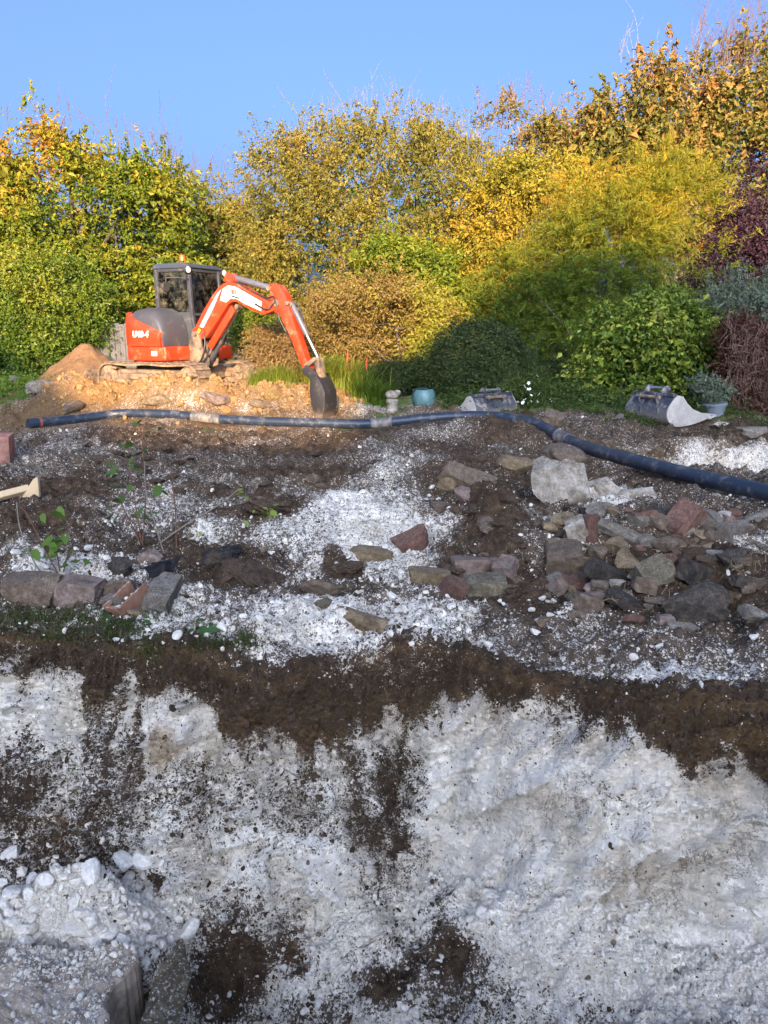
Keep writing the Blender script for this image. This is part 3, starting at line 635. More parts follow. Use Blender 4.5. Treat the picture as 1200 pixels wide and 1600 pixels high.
def stone(name, px, py, wpx, hpx, kind, label, cat='stone', shape='rock', rot=None, dz=0.0, flat=None):
    p, n = hit(px, py + hpx * 0.30); dep = (p - CAM) @ V_F; k = dep / F
    wx = wpx * k; hz = hpx * k * (0.80 if shape != 'slab' else 0.55)
    dy = min(wx, hz * 1.5) if name != 'kerb_block' else wx * 1.9
    seed = int(px * 7 + py * 13)
    me = rock_mesh(name, shape, seed, (wx * 1.12, dy * 1.1, hz * 1.18)); me.materials.append(KINDS[kind])
    o = link_mesh(name, me)
    rg = random.Random(seed)
    o.rotation_euler = rot if rot is not None else (rg.uniform(-.4, .4), rg.uniform(-.35, .35), rg.uniform(-.6, .6))
    if shape == 'clod': o.scale = (1.1, 1.25, .72)
    o.location = (p[0], p[1] + dy * 0.1, p[2] + hz * (0.31 if shape != 'clod' else .16) + dz)
    return tag(o, label, cat)
G_ = 'rubble'
RUBBLE = [
 ('chalk_boulder', 884, 742, 96, 92, 'pale', 'largest whitish boulder with an earthy brown cap, head of the rubble pile', 'boulder', 'rock'),
 ('rubble_stone', 942, 762, 44, 40, 'pale', 'whitish rock leaning behind the largest boulder on its right', 'stone', 'rock'),
 ('rubble_stone', 986, 771, 64, 26, 'pale', 'flat pale rubble slab with white crust right of the boulder', 'stone', 'slab'),
 ('rubble_stone', 881, 812, 42, 24, 'ochre', 'ochre stone in the earth just under the large boulder', 'stone', 'rock'),
 ('rubble_stone', 939, 797, 52, 26, 'grey', 'grey mortar-crusted lump under the leaning whitish rock', 'stone', 'rock'),
 ('brick', 902, 828, 28, 46, 'pale', 'upright brick with a pale mortar stripe, left edge of the pile', 'brick', 'brick'),
 ('brick', 925, 822, 24, 42, 'red', 'red brick fragment standing next to the pale striped brick', 'brick', 'brick'),
 ('rubble_stone', 968, 828, 66, 32, 'grey', 'long greyish-brown stone slab across the middle of the pile', 'stone', 'slab'),
 ('brick', 1069, 811, 54, 30, 'red', 'tilted bright red brick on top of the pile', 'brick', 'brick', (0.3, -0.65, 0.5)),
 ('rubble_stone', 1103, 810, 54, 38, 'grey', 'grey flint block capped with white chalk right of the red brick', 'stone', 'rock'),
 ('rubble_stone', 1106, 833, 40, 28, 'brown', 'rounded brown cobble below the grey flint block', 'stone', 'rock'),
 ('rubble_stone', 1130, 834, 20, 34, 'grey', 'small upright grey stone with a pale foot', 'stone', 'brick'),
 ('rubble_stone', 1148, 821, 46, 24, 'grey', 'flat grey stone behind the small upright one', 'stone', 'slab'),
 ('rubble_stone', 1178, 808, 56, 22, 'grey', 'layered grey slab at the right end of the pile top', 'stone', 'slab'),
 ('rubble_stone', 882, 872, 52, 44, 'brown', 'square brownish-pink block at the left foot of the pile', 'stone', 'brick'),
 ('rubble_stone', 872, 846, 42, 22, 'brown', 'thin flat stone lying on the square brownish block', 'stone', 'slab'),
 ('rubble_stone', 906, 888, 30, 30, 'ochre', 'small ochre cube of stone beside the square brownish block', 'stone', 'brick'),
 ('rubble_stone', 872, 916, 34, 42, 'pink', 'pinkish stone standing lowest at the left foot of the pile', 'stone', 'rock'),
 ('brick', 900, 909, 32, 28, 'red', 'red brown brick bat next to the lowest pinkish stone', 'brick', 'brick'),
 ('rubble_stone', 968, 853, 38, 40, 'ochre', 'beige cracked stone, upper of the two touching boulders mid pile', 'stone', 'rock'),
 ('rubble_stone', 987, 880, 46, 40, 'ochre', 'beige cracked stone, lower of the two touching boulders mid pile', 'stone', 'rock'),
 ('rubble_stone', 953, 895, 76, 36, 'dark', 'long dark slab sloping left of the beige cracked stones', 'stone', 'slab', (0.2, 0.45, 0.3)),
 ('paving_piece', 1024, 893, 54, 52, 'moss', 'flat greenish-grey paving piece propped up in the pile', 'paving', 'slab', (0.75, -0.3, 0.25)),
 ('rubble_stone', 986, 940, 66, 28, 'dark', 'half buried dark slab below the long dark slab', 'stone', 'slab'),
 ('rubble_stone', 915, 942, 36, 30, 'brown', 'mortar-splashed brown cube near the white chalk cluster', 'stone', 'brick'),
 ('rubble_stone', 1084, 942, 98, 62, 'dark', 'large dark mossy block with pale lichen at the foot of the pile', 'block', 'rock'),
 ('rubble_stone', 1066, 979, 48, 16, 'grey', 'thin flat stone in front of the large dark mossy block', 'stone', 'slab'),
 ('rubble_stone', 1184, 962, 54, 30, 'grey', 'grey stone at the right border below the pile', 'stone', 'rock'),
 ('brick', 1088, 893, 48, 30, 'dark', 'dark earthy brick leaning right of the greenish paving piece', 'brick', 'brick'),
 ('rubble_stone', 1174, 908, 66, 26, 'dark', 'dark brown slab half sunk in soil at the right border', 'stone', 'slab'),
 ('brick', 788, 887, 32, 28, 'pink', 'pinkish-red brick end beside the mortared brick', 'brick', 'brick'),
 ('rubble_stone', 806, 729, 56, 40, 'ochre', 'brownish ochre rock between the tilted slab and the boulder', 'stone', 'rock'),
 ('brick', 1008, 806, 34, 18, 'red', 'flat red brick piece below the pale rubble slab', 'brick', 'brick'),
 ('rubble_stone', 1033, 817, 40, 26, 'brown', 'brown block in the gap left of the tilted red brick', 'stone', 'rock'),
 ('rubble_stone', 1040, 850, 46, 26, 'brown', 'brown earthy stone under the tilted red brick', 'stone', 'rock'),
 ('rubble_stone', 1010, 846, 30, 22, 'grey', 'small grey stone above the greenish paving piece', 'stone', 'rock'),
 ('rubble_stone', 938, 862, 30, 24, 'brown', 'small brown stone left of the beige cracked pair', 'stone', 'rock'),
 ('rubble_stone', 1150, 872, 52, 26, 'dark', 'dark soil-caked stone on the right slope of the pile', 'stone', 'rock'),
 ('rubble_stone', 1120, 868, 30, 20, 'grey', 'little grey stone among roots on the right slope', 'stone', 'rock'),
 ('stone_slab', 734, 742, 76, 46, 'brown', 'tilted purple-brown sandstone slab resting on smaller stones', 'stone', 'slab', (0.45, 0.35, -0.3)),
 ('rubble_stone', 725, 771, 26, 28, 'pink', 'small pinkish stone propping the tilted sandstone slab', 'stone', 'rock'),
 ('rubble_stone', 736, 717, 56, 16, 'clod', 'dark clod ridge behind the tilted sandstone slab', 'clod', 'rock'),
 ('rubble_stone', 699, 757, 24, 32, 'ochre', 'yellowish stone under the left end of the tilted slab', 'stone', 'rock'),
 ('rubble_stone', 690, 792, 32, 24, 'brown', 'brown stone on the slope in front of the tilted slab', 'stone', 'rock'),
 ('brick', 645, 843, 44, 32, 'red', 'tilted dark brick with a red broken end on white chalk', 'brick', 'brick', (0.2, -0.6, 0.3)),
 ('brick', 582, 867, 58, 24, 'ochre', 'yellow-topped brick lying flat beside the dark earth lump', 'brick', 'brick', (0.05, 0.08, -0.15)),
 ('rubble_stone', 502, 919, 62, 32, 'brown', 'brown pitted rock on white chalk left of the yellow brick', 'stone', 'rock'),
 ('rubble_stone', 506, 943, 30, 18, 'moss', 'small greenish stone in front of the pitted brown rock', 'stone', 'rock'),
 ('rubble_stone', 563, 968, 80, 34, 'ochre', 'long curved ochre stone lying at the very edge of the pit', 'stone', 'rock', (0, 0.1, -0.1)),
 ('brick', 670, 902, 52, 28, 'ochre', 'single ochre brick lying left of the mortared bricks', 'brick', 'brick', (0.05, 0.03, 0.1)),
 ('brick', 744, 885, 62, 32, 'pink', 'brick with a pale mortar face, upper of the stacked pair', 'brick', 'brick', (-0.1, 0.0, 0.05)),
 ('brick', 752, 918, 60, 38, 'moss', 'yellow mossy brick with a red end, lower of the stacked pair', 'brick', 'brick', (0.05, 0.05, 0.06)),
 ('brick', 706, 920, 28, 36, 'red', 'broken red brick bat leaning on the mossy brick', 'brick', 'brick', (0.4, 0.5, 0.3)),
 ('earth_clod', 543, 882, 52, 30, 'clod', 'dark lump of earth beside the yellow-topped brick', 'clod', 'clod'),
 ('long_stone', 52, 918, 64, 42, 'brown', 'rounded weathered stone at the left end of the stone row', 'stone', 'brick', (0.05, 0.02, 0.05)),
 ('long_stone', 122, 920, 66, 42, 'pink', 'smooth long stone in the middle of the stone row', 'stone', 'brick', (0.05, 0.06, -0.05)),
 ('long_stone', 178, 917, 58, 34, 'brown', 'split brown stone at the right end of the stone row', 'stone', 'rock', (0, -.2, .2)),
 ('rubble_stone', 173, 937, 34, 20, 'grey', 'small pale wedge stone below the right end of the stone row', 'stone', 'rock'),
 ('brick', 235, 872, 36, 28, 'pink', 'salmon brick lump above the black sheet', 'brick', 'rock'),
 ('rubble_stone', 188, 889, 24, 24, 'dark', 'dark cube of stone standing behind the stone row', 'stone', 'brick'),
 ('yellow_stone', 212, 957, 30, 26, 'ochre', 'yellow ochre stone at the end of the brick-red trough', 'stone', 'rock'),
 ('kerb_block', 252, 932, 38, 40, 'grey', 'oblong grey concrete kerb block dusted with chalk', 'block', 'brick', (0.30, 0.0, -0.10)),
 ('tarmac_lump', 338, 864, 72, 36, 'black', 'black tarmac lump on the dark earth heap', 'tarmac', 'clod'),
 ('earth_clod', 424, 788, 70, 44, 'clod', 'large black-brown clod with a green sprig on it', 'clod', 'clod'),
 ('earth_clod', 395, 893, 90, 46, 'clod', 'wide soft clod of dark earth below the tarmac lump', 'clod', 'clod'),
 ('garden_block', 865, 656, 26, 26, 'brown', 'brown stone block standing at the bed edge between the buckets', 'stone', 'brick'),
 ('concrete_block', 1176, 675, 36, 16, 'grey', 'grey concrete block half covered by leaves right of the plant pot', 'block', 'brick', (0, 0, .1)),
 ('garden_stone', 969, 652, 18, 14, 'grey', 'small grey stone at the bed edge left of the right bucket', 'stone', 'rock'),
 ('garden_stone', 22, 594, 14, 20, 'grey', 'grey stone post stump on the grass by the earth heap', 'stone', 'rock'),
 ('mound_clod', 62, 603, 40, 22, 'grey', 'grey clod at the left shoulder of the mound', 'clod', 'rock'),
 ('mound_clod', 112, 636, 36, 20, 'brown', 'brown clod on the dark slope above the hose end', 'clod', 'rock'),
 ('mound_clod', 335, 622, 44, 22, 'pink', 'pale clod on the sunlit mound below the track', 'clod', 'rock'),
 ('mound_clod', 240, 626, 56, 20, 'ochre', 'wide ochre clod in front of the near track', 'clod', 'rock'),
 ('mound_clod', 405, 632, 34, 16, 'ochre', 'ochre clod at the foot of the sunlit mound', 'clod', 'rock'),
 ('garden_stone', 1128, 663, 30, 12, 'pale', 'pale flat stone in front of the plant pot', 'stone', 'rock'),
]
for r_ in RUBBLE:
    stone(*r_[:9], rot=r_[9] if len(r_) > 9 else None)
p, n = hit(866, 712); v, f = ICO[3]; v = v * (1 + .3 * noise3(v, 2.2, 7) + .12 * noise3(v, 6, 9))[:, None] * np.array([.20, .16, .075])
me = np_mesh('earth_cap', v, f, None, True); me.materials.append(KINDS['brown']); BO_ = [o for o in COL.objects if o.name.startswith('chalk_boulder')][0]
o = link_mesh('earth_cap', me, BO_); o.location = (-.06, .07, .19)
# smaller broken stones that fill the pile (nothing tells them apart)
for i in range(150):
    px = random.uniform(845, 1195); py = 790 + 180 * random.random() ** 1.0
    if px > 1100 and py < 800: py += 30
    s = random.uniform(10, 22) if i % 4 else random.uniform(24, 38)
    o = stone('rubble_chip', px, py, s, s * random.uniform(.5, .8), random.choice(['brown', 'grey', 'dark', 'brown', 'dark', 'ochre', 'red', 'brown', 'pink', 'pale', 'clod', 'clod']), 'broken stone piece wedged between the bigger stones of the rubble pile', 'stone chip', random.choice(['rock', 'rock', 'brick']))
    tag(o, group='stone chips in the rubble pile')
for i in range(90):
    px, py = random.choice([(random.uniform(20, 230), random.uniform(690, 770)), (random.uniform(240, 520), random.uniform(690, 780)), (random.uniform(690, 830), random.uniform(770, 940)), (random.uniform(20, 420), random.uniform(800, 930))])
    s = random.uniform(10, 26)
    o = stone('earth_clod', px, py, s, s * random.uniform(.5, .8), random.choice(['clod', 'clod', 'clod', 'brown']), 'small dark clod of earth lying on the churned ground', 'clod', 'clod')
    tag(o, group='small earth clods on the churned ground')

# ------------------------------------------------------------------ concrete slab, timber, trough, sheet, tile
def poly_slab(name, pix, z, th, mat, label, cat, jit=0.006):
    pts = [atz(a, b, z) for a, b in pix]; c = np.mean(pts, 0)
    m = MB(); n = len(pts); m.add([tuple(p) for p in pts] + [(p[0], p[1], z - th) for p in pts], [tuple(range(n)), tuple(range(2 * n - 1, n - 1, -1))] + [(i, (i + 1) % n, (i + 1) % n + n, i + n) for i in range(n)])
    o = m.build(name, mat, None, bevel=0.012); return tag(o, label, cat)
M_CONC = m_stone('old_concrete', (0.22, 0.175, 0.125), (0.33, 0.275, 0.21), (0.47, 0.41, 0.335), 9, 0.45, dustc=(.72, .71, .69))
c0_, c1_ = atz(-330, 1600, -.86), atz(214, 1481, -.86)
nx_, ny_ = 120, 90; gx, gy = np.meshgrid(np.linspace(0, 1, nx_), np.linspace(0, 1, ny_), indexing='ij')
far_y = np.interp(np.linspace(0, 1, nx_), [0, .45, .6, .75, 1], [0, .0, .03, .015, .035]) + .012 * fbm(np.linspace(0, 1, nx_), np.zeros(nx_), 9, 4, .6, 3)
sx = c0_[0] + (c1_[0] - c0_[0]) * gx + .05 * fbm(gy, gx * 0, 5, 5, .65, 8) * gx; sy = c1_[1] + far_y[:, None] - gy * .75
sz = -.86 + .05 * fbm(sx, sy, 3.5, 5, .6, 4) + .012 * fbm(sx, sy, 22, 4, .65, 4) + .03 * (blocks(sx, sy, 4, 5, 7) * (sstep(.25, 0, gy) + sstep(.8, 1, gx)))
edge_ = np.minimum.reduce([np.arange(nx_)[::-1][:, None] + 0 * gy, np.arange(ny_)[None, :] + 0 * gx]); sz = np.where(edge_ == 0, sz - .30, np.where(edge_ == 1, sz - .012, sz))
v_ = np.stack([sx, sy, sz], -1).reshape(-1, 3); ix = np.arange(nx_ * ny_).reshape(nx_, ny_); q_ = np.stack([ix[:-1, :-1], ix[:-1, 1:], ix[1:, 1:], ix[1:, :-1]], -1).reshape(-1, 4)
me = np_mesh('concrete_slab', v_, q_, None, False); me.materials.append(M_CONC); SLAB = tag(link_mesh('concrete_slab', me), 'broken grey concrete slab at the bottom left of the pit', 'slab')
k_ = 15000; a_ = RNG.integers(2, nx_ - 2, k_); b_ = RNG.integers(2, ny_ - 2, k_); pr_ = np.clip(.12 + 1.3 * fbm(sx[a_, b_], sy[a_, b_], 5, 4, .6, 31) + 1.2 * np.exp(-b_ / 14.0) + .5 * np.exp(-(nx_ - a_) / 5.0), 0, 1); kp = RNG.random(k_) < pr_; a_, b_ = a_[kp], b_[kp]; k_ = len(a_)
s_ = sizes(k_, .0025, .022, 2.0); o = scatter_stuff('chalk_crust', 'chalk crumbs lying on the broken concrete slab', np.stack([sx[a_, b_] + RNG.normal(size=k_) * .004, sy[a_, b_] + RNG.normal(size=k_) * .004, sz[a_, b_] + s_ * .2], 1), RNG.random((k_, 3)) * 6.28, s_[:, None] * (.7 + .6 * RNG.random((k_, 3))), SRC_CH)
M_MOSSC = m_stone('mossy_concrete', (0.04, 0.034, 0.020), (0.085, 0.07, 0.042), (0.20, 0.175, 0.12), 14, .5)
q = atz(250, 1560, -1.0); me = rock_mesh('mossy_concrete', 'slab', 5, (.13, .5, .30)); me.materials.append(M_MOSSC); o = link_mesh('mossy_concrete', me); o.location = (q[0], q[1], -1.12); o.rotation_euler = (.06, .25, -.02)
tag(o, 'mossy broken concrete edge leaning on the right side of the grey slab', 'concrete')
M_TIMBER = m_wood('raw_timber', (0.42, 0.29, 0.16), (0.62, 0.47, 0.29), (14, 1, 14))
t = empty('timber_plank'); tag(t, 'raw timber plank with a triangular end piece lying at the left border', 'plank')
a, _ = hit(-30, 792); b, _ = hit(46, 772)
MB().tube([a + [0, 0, .05], b + [0, 0, .05]], .045, 4).build('board', M_TIMBER, t, bevel=.004)
MB().prism([(-.09, -.02), (.07, -.02), (.075, .17), (.03, .15)], -.022, .022).build('end_piece', M_TIMBER, t, bevel=.003)
t.children[-1].location = tuple(b + [0.04, -.03, 0.0])
M_TROUGH = m_stone('brick_red_trough', (0.14, 0.07, 0.045), (0.25, 0.135, 0.085), (0.34, 0.21, 0.14), 7, .55)
p, _ = hit(205, 948); tr = empty('trough', tuple(p), -0.55); tag(tr, 'reddish-brown hollow trough holding chalk crumbs beside the kerb block', 'trough')
tr.rotation_euler = (0.42, -.10, -0.55)
MB().box((-.07, 0, .05), (.018, .24, .10)).build('side_panel', M_TROUGH, tr, bevel=.004); MB().box((.07, 0, .05), (.018, .24, .10)).build('side_panel', M_TROUGH, tr, bevel=.004)
MB().box((0, -.112, .048), (.118, .018, .092)).build('end_panel', M_TROUGH, tr, bevel=.004); MB().box((0, 0, .012), (.12, .20, .02)).build('base_panel', M_TROUGH, tr, bevel=.003)
m = MB(); rg_ = np.random.default_rng(3)
for _ in range(60): v_, f_ = ICO[1]; m.add(facet(v_, rg_, 5) * rg_.uniform(.006, .016) + [rg_.uniform(-.045, .045), rg_.uniform(-.085, .085), .026 + rg_.random() * .022], f_.tolist())
m.build('chalk_fill', M_CHALK, tr)['kind'] = 'stuff'
p, _ = hit(245, 903)
bm = bmesh.new(); bmesh.ops.create_grid(bm, x_segments=34, y_segments=16, size=1)
for v in bm.verts:
    x, y = v.co.x, v.co.y; fold = .022 * math.sin(x * 5 + y * 1.3) * (1 - .3 * y) + .03 * float(vnoise(x * 4 + 3, y * 2, 5)); jag = .10 * float(vnoise(x * 7, 2, 9)) * (y > .5)
    v.co = (x * .145 + .02 * y, .035 * y + fold, .06 + .045 * (y + jag) + .045 * x)
me = bpy.data.meshes.new('black_sheet'); bm.to_mesh(me); bm.free()
for f in me.polygons: f.use_smooth = True
o = link_mesh('black_sheet', me, None, m_flat('black_plastic', (0.007, 0.007, 0.008), .6, .25)); o.location = tuple(p); so_ = o.modifiers.new('thick', 'SOLIDIFY'); so_.thickness = .006
tag(o, 'crumpled black sheet sticking out of the chalk above the kerb block', 'sheet')
M_TERRA = m_stone('terracotta', (0.26, 0.11, 0.08), (0.36, 0.17, 0.13), (0.44, 0.25, 0.20), 5, .15)
p, _ = hit(-6, 720); o = MB().box((0, 0, .14), (.36, .30, .34)).build('terracotta_block', M_TERRA, None, bevel=.012); o.location = tuple(p); o.rotation_euler = (.05, .05, .25)
tag(o, 'pinkish terracotta block cut by the left border', 'block')

# ------------------------------------------------------------------ the black pipe
M_PIPE = m_paint('black_pipe', (0.017, 0.027, 0.044), 0.36, 0.42, (0.20, 0.185, 0.165), 0, 9)  # base colour tinted blue to carry the sheen on the black plastic
M_COLL = m_paint('grey_pipe_collar', (0.07, 0.072, 0.075), 0.6, 0.7, (0.28, 0.24, 0.19), 0, 7)
def catmull(pts, n=6):
    out = []; P = [pts[0]] + list(pts) + [pts[-1]]
    for i in range(1, len(P) - 2):
        for t in np.arange(n) / n:
            a, b, c, d = P[i - 1], P[i], P[i + 1], P[i + 2]
            out.append(0.5 * (2 * b + (c - a) * t + (2 * a - 5 * b + 4 * c - d) * t ** 2 + (3 * b - a - 3 * c + d) * t ** 3))
    out.append(pts[-1]); return out
path = catmull([np.array(q) for q in pp])
for _ in range(10):
    for i in range(1, len(path) - 1): path[i][:2] = (path[i - 1][:2] + 2 * path[i][:2] + path[i + 1][:2]) / 4
for q in path:    # lie on the ground, never under it
    z, _ = drop(q[0], q[1]); q[2] = max(q[2], z + 0.05)
for _ in range(14): 
    zs = [q[2] for q in path]
    for i in range(1, len(path) - 1): path[i][2] = (zs[i - 1] + zs[i] + zs[i + 1]) / 3
pipe = empty('drain_pipe'); tag(pipe, 'long black plastic pipe snaking across the site to the right border', 'pipe')
rad = [0.083] * len(path); m = MB(); m.tube(path, rad, 20); m.build('pipe_wall', M_PIPE, pipe, angle=50)
def nearest_i(px, py): q = atz(px, py, .12); return int(np.argmin([np.hypot(*(p_[:2] - q[:2])) for p_ in path]))
for (px, py, wlen) in ((325, 656, .55), (600, 664, .35), (884, 690, .30)):
    i = nearest_i(px, py); t_ = path[i + 1] - path[i - 1]; t_ /= np.linalg.norm(t_)
    MB().tube([path[i] - t_ * wlen / 2, path[i] - t_ * wlen * .46, path[i] - t_ * wlen * .44, path[i] + t_ * wlen * .44, path[i] + t_ * wlen * .46, path[i] + t_ * wlen / 2], [.088, .096, .091, .091, .096, .088], 20).build('collar', M_COLL, pipe, angle=50)
i = 3; t_ = path[i + 1] - path[i]; t_ /= np.linalg.norm(t_)
MB().tube([path[i], path[i] + t_ * .035], .089, 16).build('orange_strap', m_flat('orange_strap', (.28, .07, .035), .6), pipe)

# ------------------------------------------------------------------ the excavator (x forward, y to its left, z up)
ORANGE = m_paint('orange_paint', (0.56, 0.040, 0.007), 0.42, 0.36, (0.34, 0.22, 0.12))
ORANGE_B = m_paint('orange_boom_paint', (0.56, 0.040, 0.007), 0.42, 0.36, (0.34, 0.22, 0.12))
GREYP = m_paint('dark_grey_panel', (0.055, 0.055, 0.060), 0.5, 0.30, (0.22, 0.16, 0.10))
FRAMEP = m_paint('cab_frame_grey', (0.045, 0.046, 0.050), 0.45, 0.34, (0.24, 0.19, 0.13))
ROOFP = m_paint('cab_roof_grey', (0.045, 0.055, 0.075), 0.45, 0.15, (0.2, 0.2, 0.2))
MUDDY = m_paint('muddy_steel', (0.060, 0.050, 0.042), 0.7, 0.85, (0.27, 0.18, 0.105))
MUDTR = m_paint('mud_caked_track', (0.10, 0.07, 0.045), 0.9, 0.9, (0.27, 0.185, 0.11), 0, 7)
BLACKP = m_paint('black_hose', (0.015, 0.015, 0.016), 0.5, 0.35, (0.2, 0.15, 0.1))
CHROME = m_flat('chrome_rod', (0.55, 0.54, 0.52), 0.25, 0.5, 0.9)
STICKW = m_paint('cream_sticker', (0.78, 0.74, 0.62), 0.5, 0.10, (0.4, 0.3, 0.2))
STICKL = m_paint('faded_lilac_sticker', (0.48, 0.34, 0.42), 0.5, 0.25, (0.5, 0.25, 0.15))
STICKY = m_flat('yellow_sticker', (0.75, 0.45, 0.03), 0.5); STICKR = m_flat('red_print', (0.55, 0.10, 0.06), 0.5); STICKB = m_flat('black_print', (0.02, 0.02, 0.03), 0.5)
WHITEP = m_flat('white_print', (0.80, 0.78, 0.74), 0.5); LAMPM = m_flat('lamp_lens', (0.75, 0.70, 0.58), 0.15, 0.6); AMBER = m_flat('amber_lens', (0.60, 0.11, 0.015), 0.3, 0.5)
SEATM = m_flat('black_seat', (0.02, 0.02, 0.022), 0.8); GLASS = m_glass('cab_glass')
exc = empty('excavator', (-4.02, 15.4, 0.46), R(-27)); tag(exc, 'orange tracked mini excavator with grey cab standing on the sunlit earth mound', 'excavator')
EX = exc
def cyl(a, b, r, n=14): return MB().tube([a, b], r, n)
# undercarriage and tracks
uc = MB().box((0, 0, .36), (1.2, 1.2, .26)).box((0.5, 0, .34), (.18, 1.3, .2)).box((-.5, 0, .34), (.18, 1.3, .2)).build('undercarriage', MUDTR, EX, bevel=.03)
lug_me = None
for sgn in (-1, 1):
    yc = sgn * 0.78; r0_, r1_ = .27, .27; L_ = .98; zc = .285
    pts = []
    def loop(u):   # u in 0..1 round the belt, returns x,z, angle
        straight = 2 * L_; arc = math.pi * .27; tot = 2 * straight + 2 * arc; s_ = (u % 1.0) * tot
        sag = 0
        if s_ < straight: x = -L_ + s_; return x, zc - .27, -math.pi / 2
        s_ -= straight
        if s_ < arc: a_ = -math.pi / 2 + s_ / .27; return L_ + .27 * math.cos(a_), zc + .27 * math.sin(a_), a_
        s_ -= arc
        if s_ < straight: x = L_ - s_; return x, zc + .27 - .018 * math.sin(math.pi * s_ / straight * 2) ** 2, math.pi / 2
        s_ -= straight; a_ = math.pi / 2 + s_ / .27; return -L_ + .27 * math.cos(a_), zc + .27 * math.sin(a_), a_
    nb = 76; m = MB(); V_ = []; Fc = []
    for i in range(nb):
        x, z, a_ = loop(i / nb)
        for dr in (0, -.035):
            for w_ in (-.2, .2): V_.append((x + dr * math.cos(a_), yc + w_, z + dr * math.sin(a_)))
    for i in range(nb):
        b0 = i * 4; b1 = ((i + 1) % nb) * 4
        Fc += [(b0, b0 + 1, b1 + 1, b1), (b0 + 2, b1 + 2, b1 + 3, b0 + 3), (b0, b1, b1 + 2, b0 + 2), (b0 + 1, b0 + 3, b1 + 3, b1 + 1)]
    tr_ = m.add(V_, Fc).build('track', MUDTR, EX, angle=60)
    for i in range(38):
        x, z, a_ = loop((i + .5) / 38)
        if lug_me is None:
            lo = MB().box((0, 0, 0), (.075, .40, .026)).build('track_lug', MUDTR, tr_, bevel=.007, seg=1); lug_me = lo.data
        else:
            lo = bpy.data.objects.new('track_lug', lug_me); COL.objects.link(lo); lo.parent = tr_
        lo.location = (x + .011 * math.cos(a_), yc, z + .011 * math.sin(a_)); lo.rotation_euler = (0, math.pi / 2 - a_, 0)
    MB().box((0, yc, zc), (1.75, .24, .30)).box((0, yc, zc + .02), (1.5, .34, .12)).build('track_frame', MUDTR, tr_, bevel=.05)
    for xx, nm in ((L_, 'idler_wheel'), (-L_, 'sprocket')):
        MB().tube([(xx, yc - .165, zc), (xx, yc - .15, zc), (xx, yc + .15, zc), (xx, yc + .165, zc)], [.19, .225, .225, .19], 22).tube([(xx, yc - .205, zc), (xx, yc + .205, zc)], .085, 14).build(nm, MUDTR, tr_)
    for xx in (-.6, -.2, .2, .6):
        cyl((xx, yc - .19, zc - .16), (xx, yc + .19, zc - .16), .075).build('track_roller', MUDTR, tr_)
# mud packed on and under the tracks
for i in range(34):
    v, f = ICO[2]; rg_ = np.random.default_rng(900 + i); sg_ = -1 if i < 24 else 1; q = rg_.uniform(.03, .10)
    v = v * (1 + .7 * noise3(v, 1.9, i % 30) + .35 * noise3(v, 4.5, i % 23))[:, None] * q * np.array([1.3, 1, .7]); pos_ = np.array([rg_.uniform(-1.25, 1.3), sg_ * .78 + (-.2 if sg_ < 0 else -.2) + rg_.normal() * .05, rg_.choice([rg_.uniform(.02, .16), rg_.uniform(.2, .5)])])
    me = np_mesh('mud_clod', v + pos_, f, None, True); me.materials.append(MUDTR); link_mesh('mud_clod', me, EX)
# dozer blade behind
bl_ = MB().prism([(-1.62, .03), (-1.56, .0), (-1.54, .08), (-1.57, .22), (-1.55, .36), (-1.60, .40), (-1.64, .36), (-1.66, .2)], -.95, .95).build('dozer_blade', MUDDY, EX, bevel=.006)
for s_ in (-.38, .38): MB().box((-1.1, s_, .26), (.98, .10, .12)).build('blade_arm', MUDDY, bl_, bevel=.015)
cyl((0, 0, .46), (0, 0, .60), .46, 32).build('slew_ring', MUDDY, EX)
# superstructure
def tail_poly(r, xf, yw, n=18, x0=-.42):
    a0 = math.acos(max(-1, min(1, x0 / r))) if r else 0
    yr = math.sqrt(max(r * r - x0 * x0, 0)); yr = min(yr, yw)
    pts = [(r * math.cos(t_), r * math.sin(t_)) for t_ in np.linspace(math.acos(x0 / r), 2 * math.pi - math.acos(x0 / r), n)]
    pts = [(x, max(-yw, min(yw, y))) for x, y in pts]
    return pts + [(xf, -yw), (xf, yw)]
deck = [(.98 * math.cos(t_), max(-.9, min(.9, .98 * math.sin(t_)))) for t_ in np.linspace(R(108), R(252), 26)] + [(-.05, -.9), (.30, -.9), (.42, -.86), (.44, -.40), (.46, -.36), (.48, .20), (.60, .24), (.66, .80), (.58, .88), (-.05, .9)]
MB().prism(deck, .60, .86, 'z').build('lower_body', ORANGE, EX, bevel=.028, seg=3)
MB().prism([(x * .9, y * .9) for x, y in deck], .555, .60, 'z').build('belly_plate', MUDDY, EX)
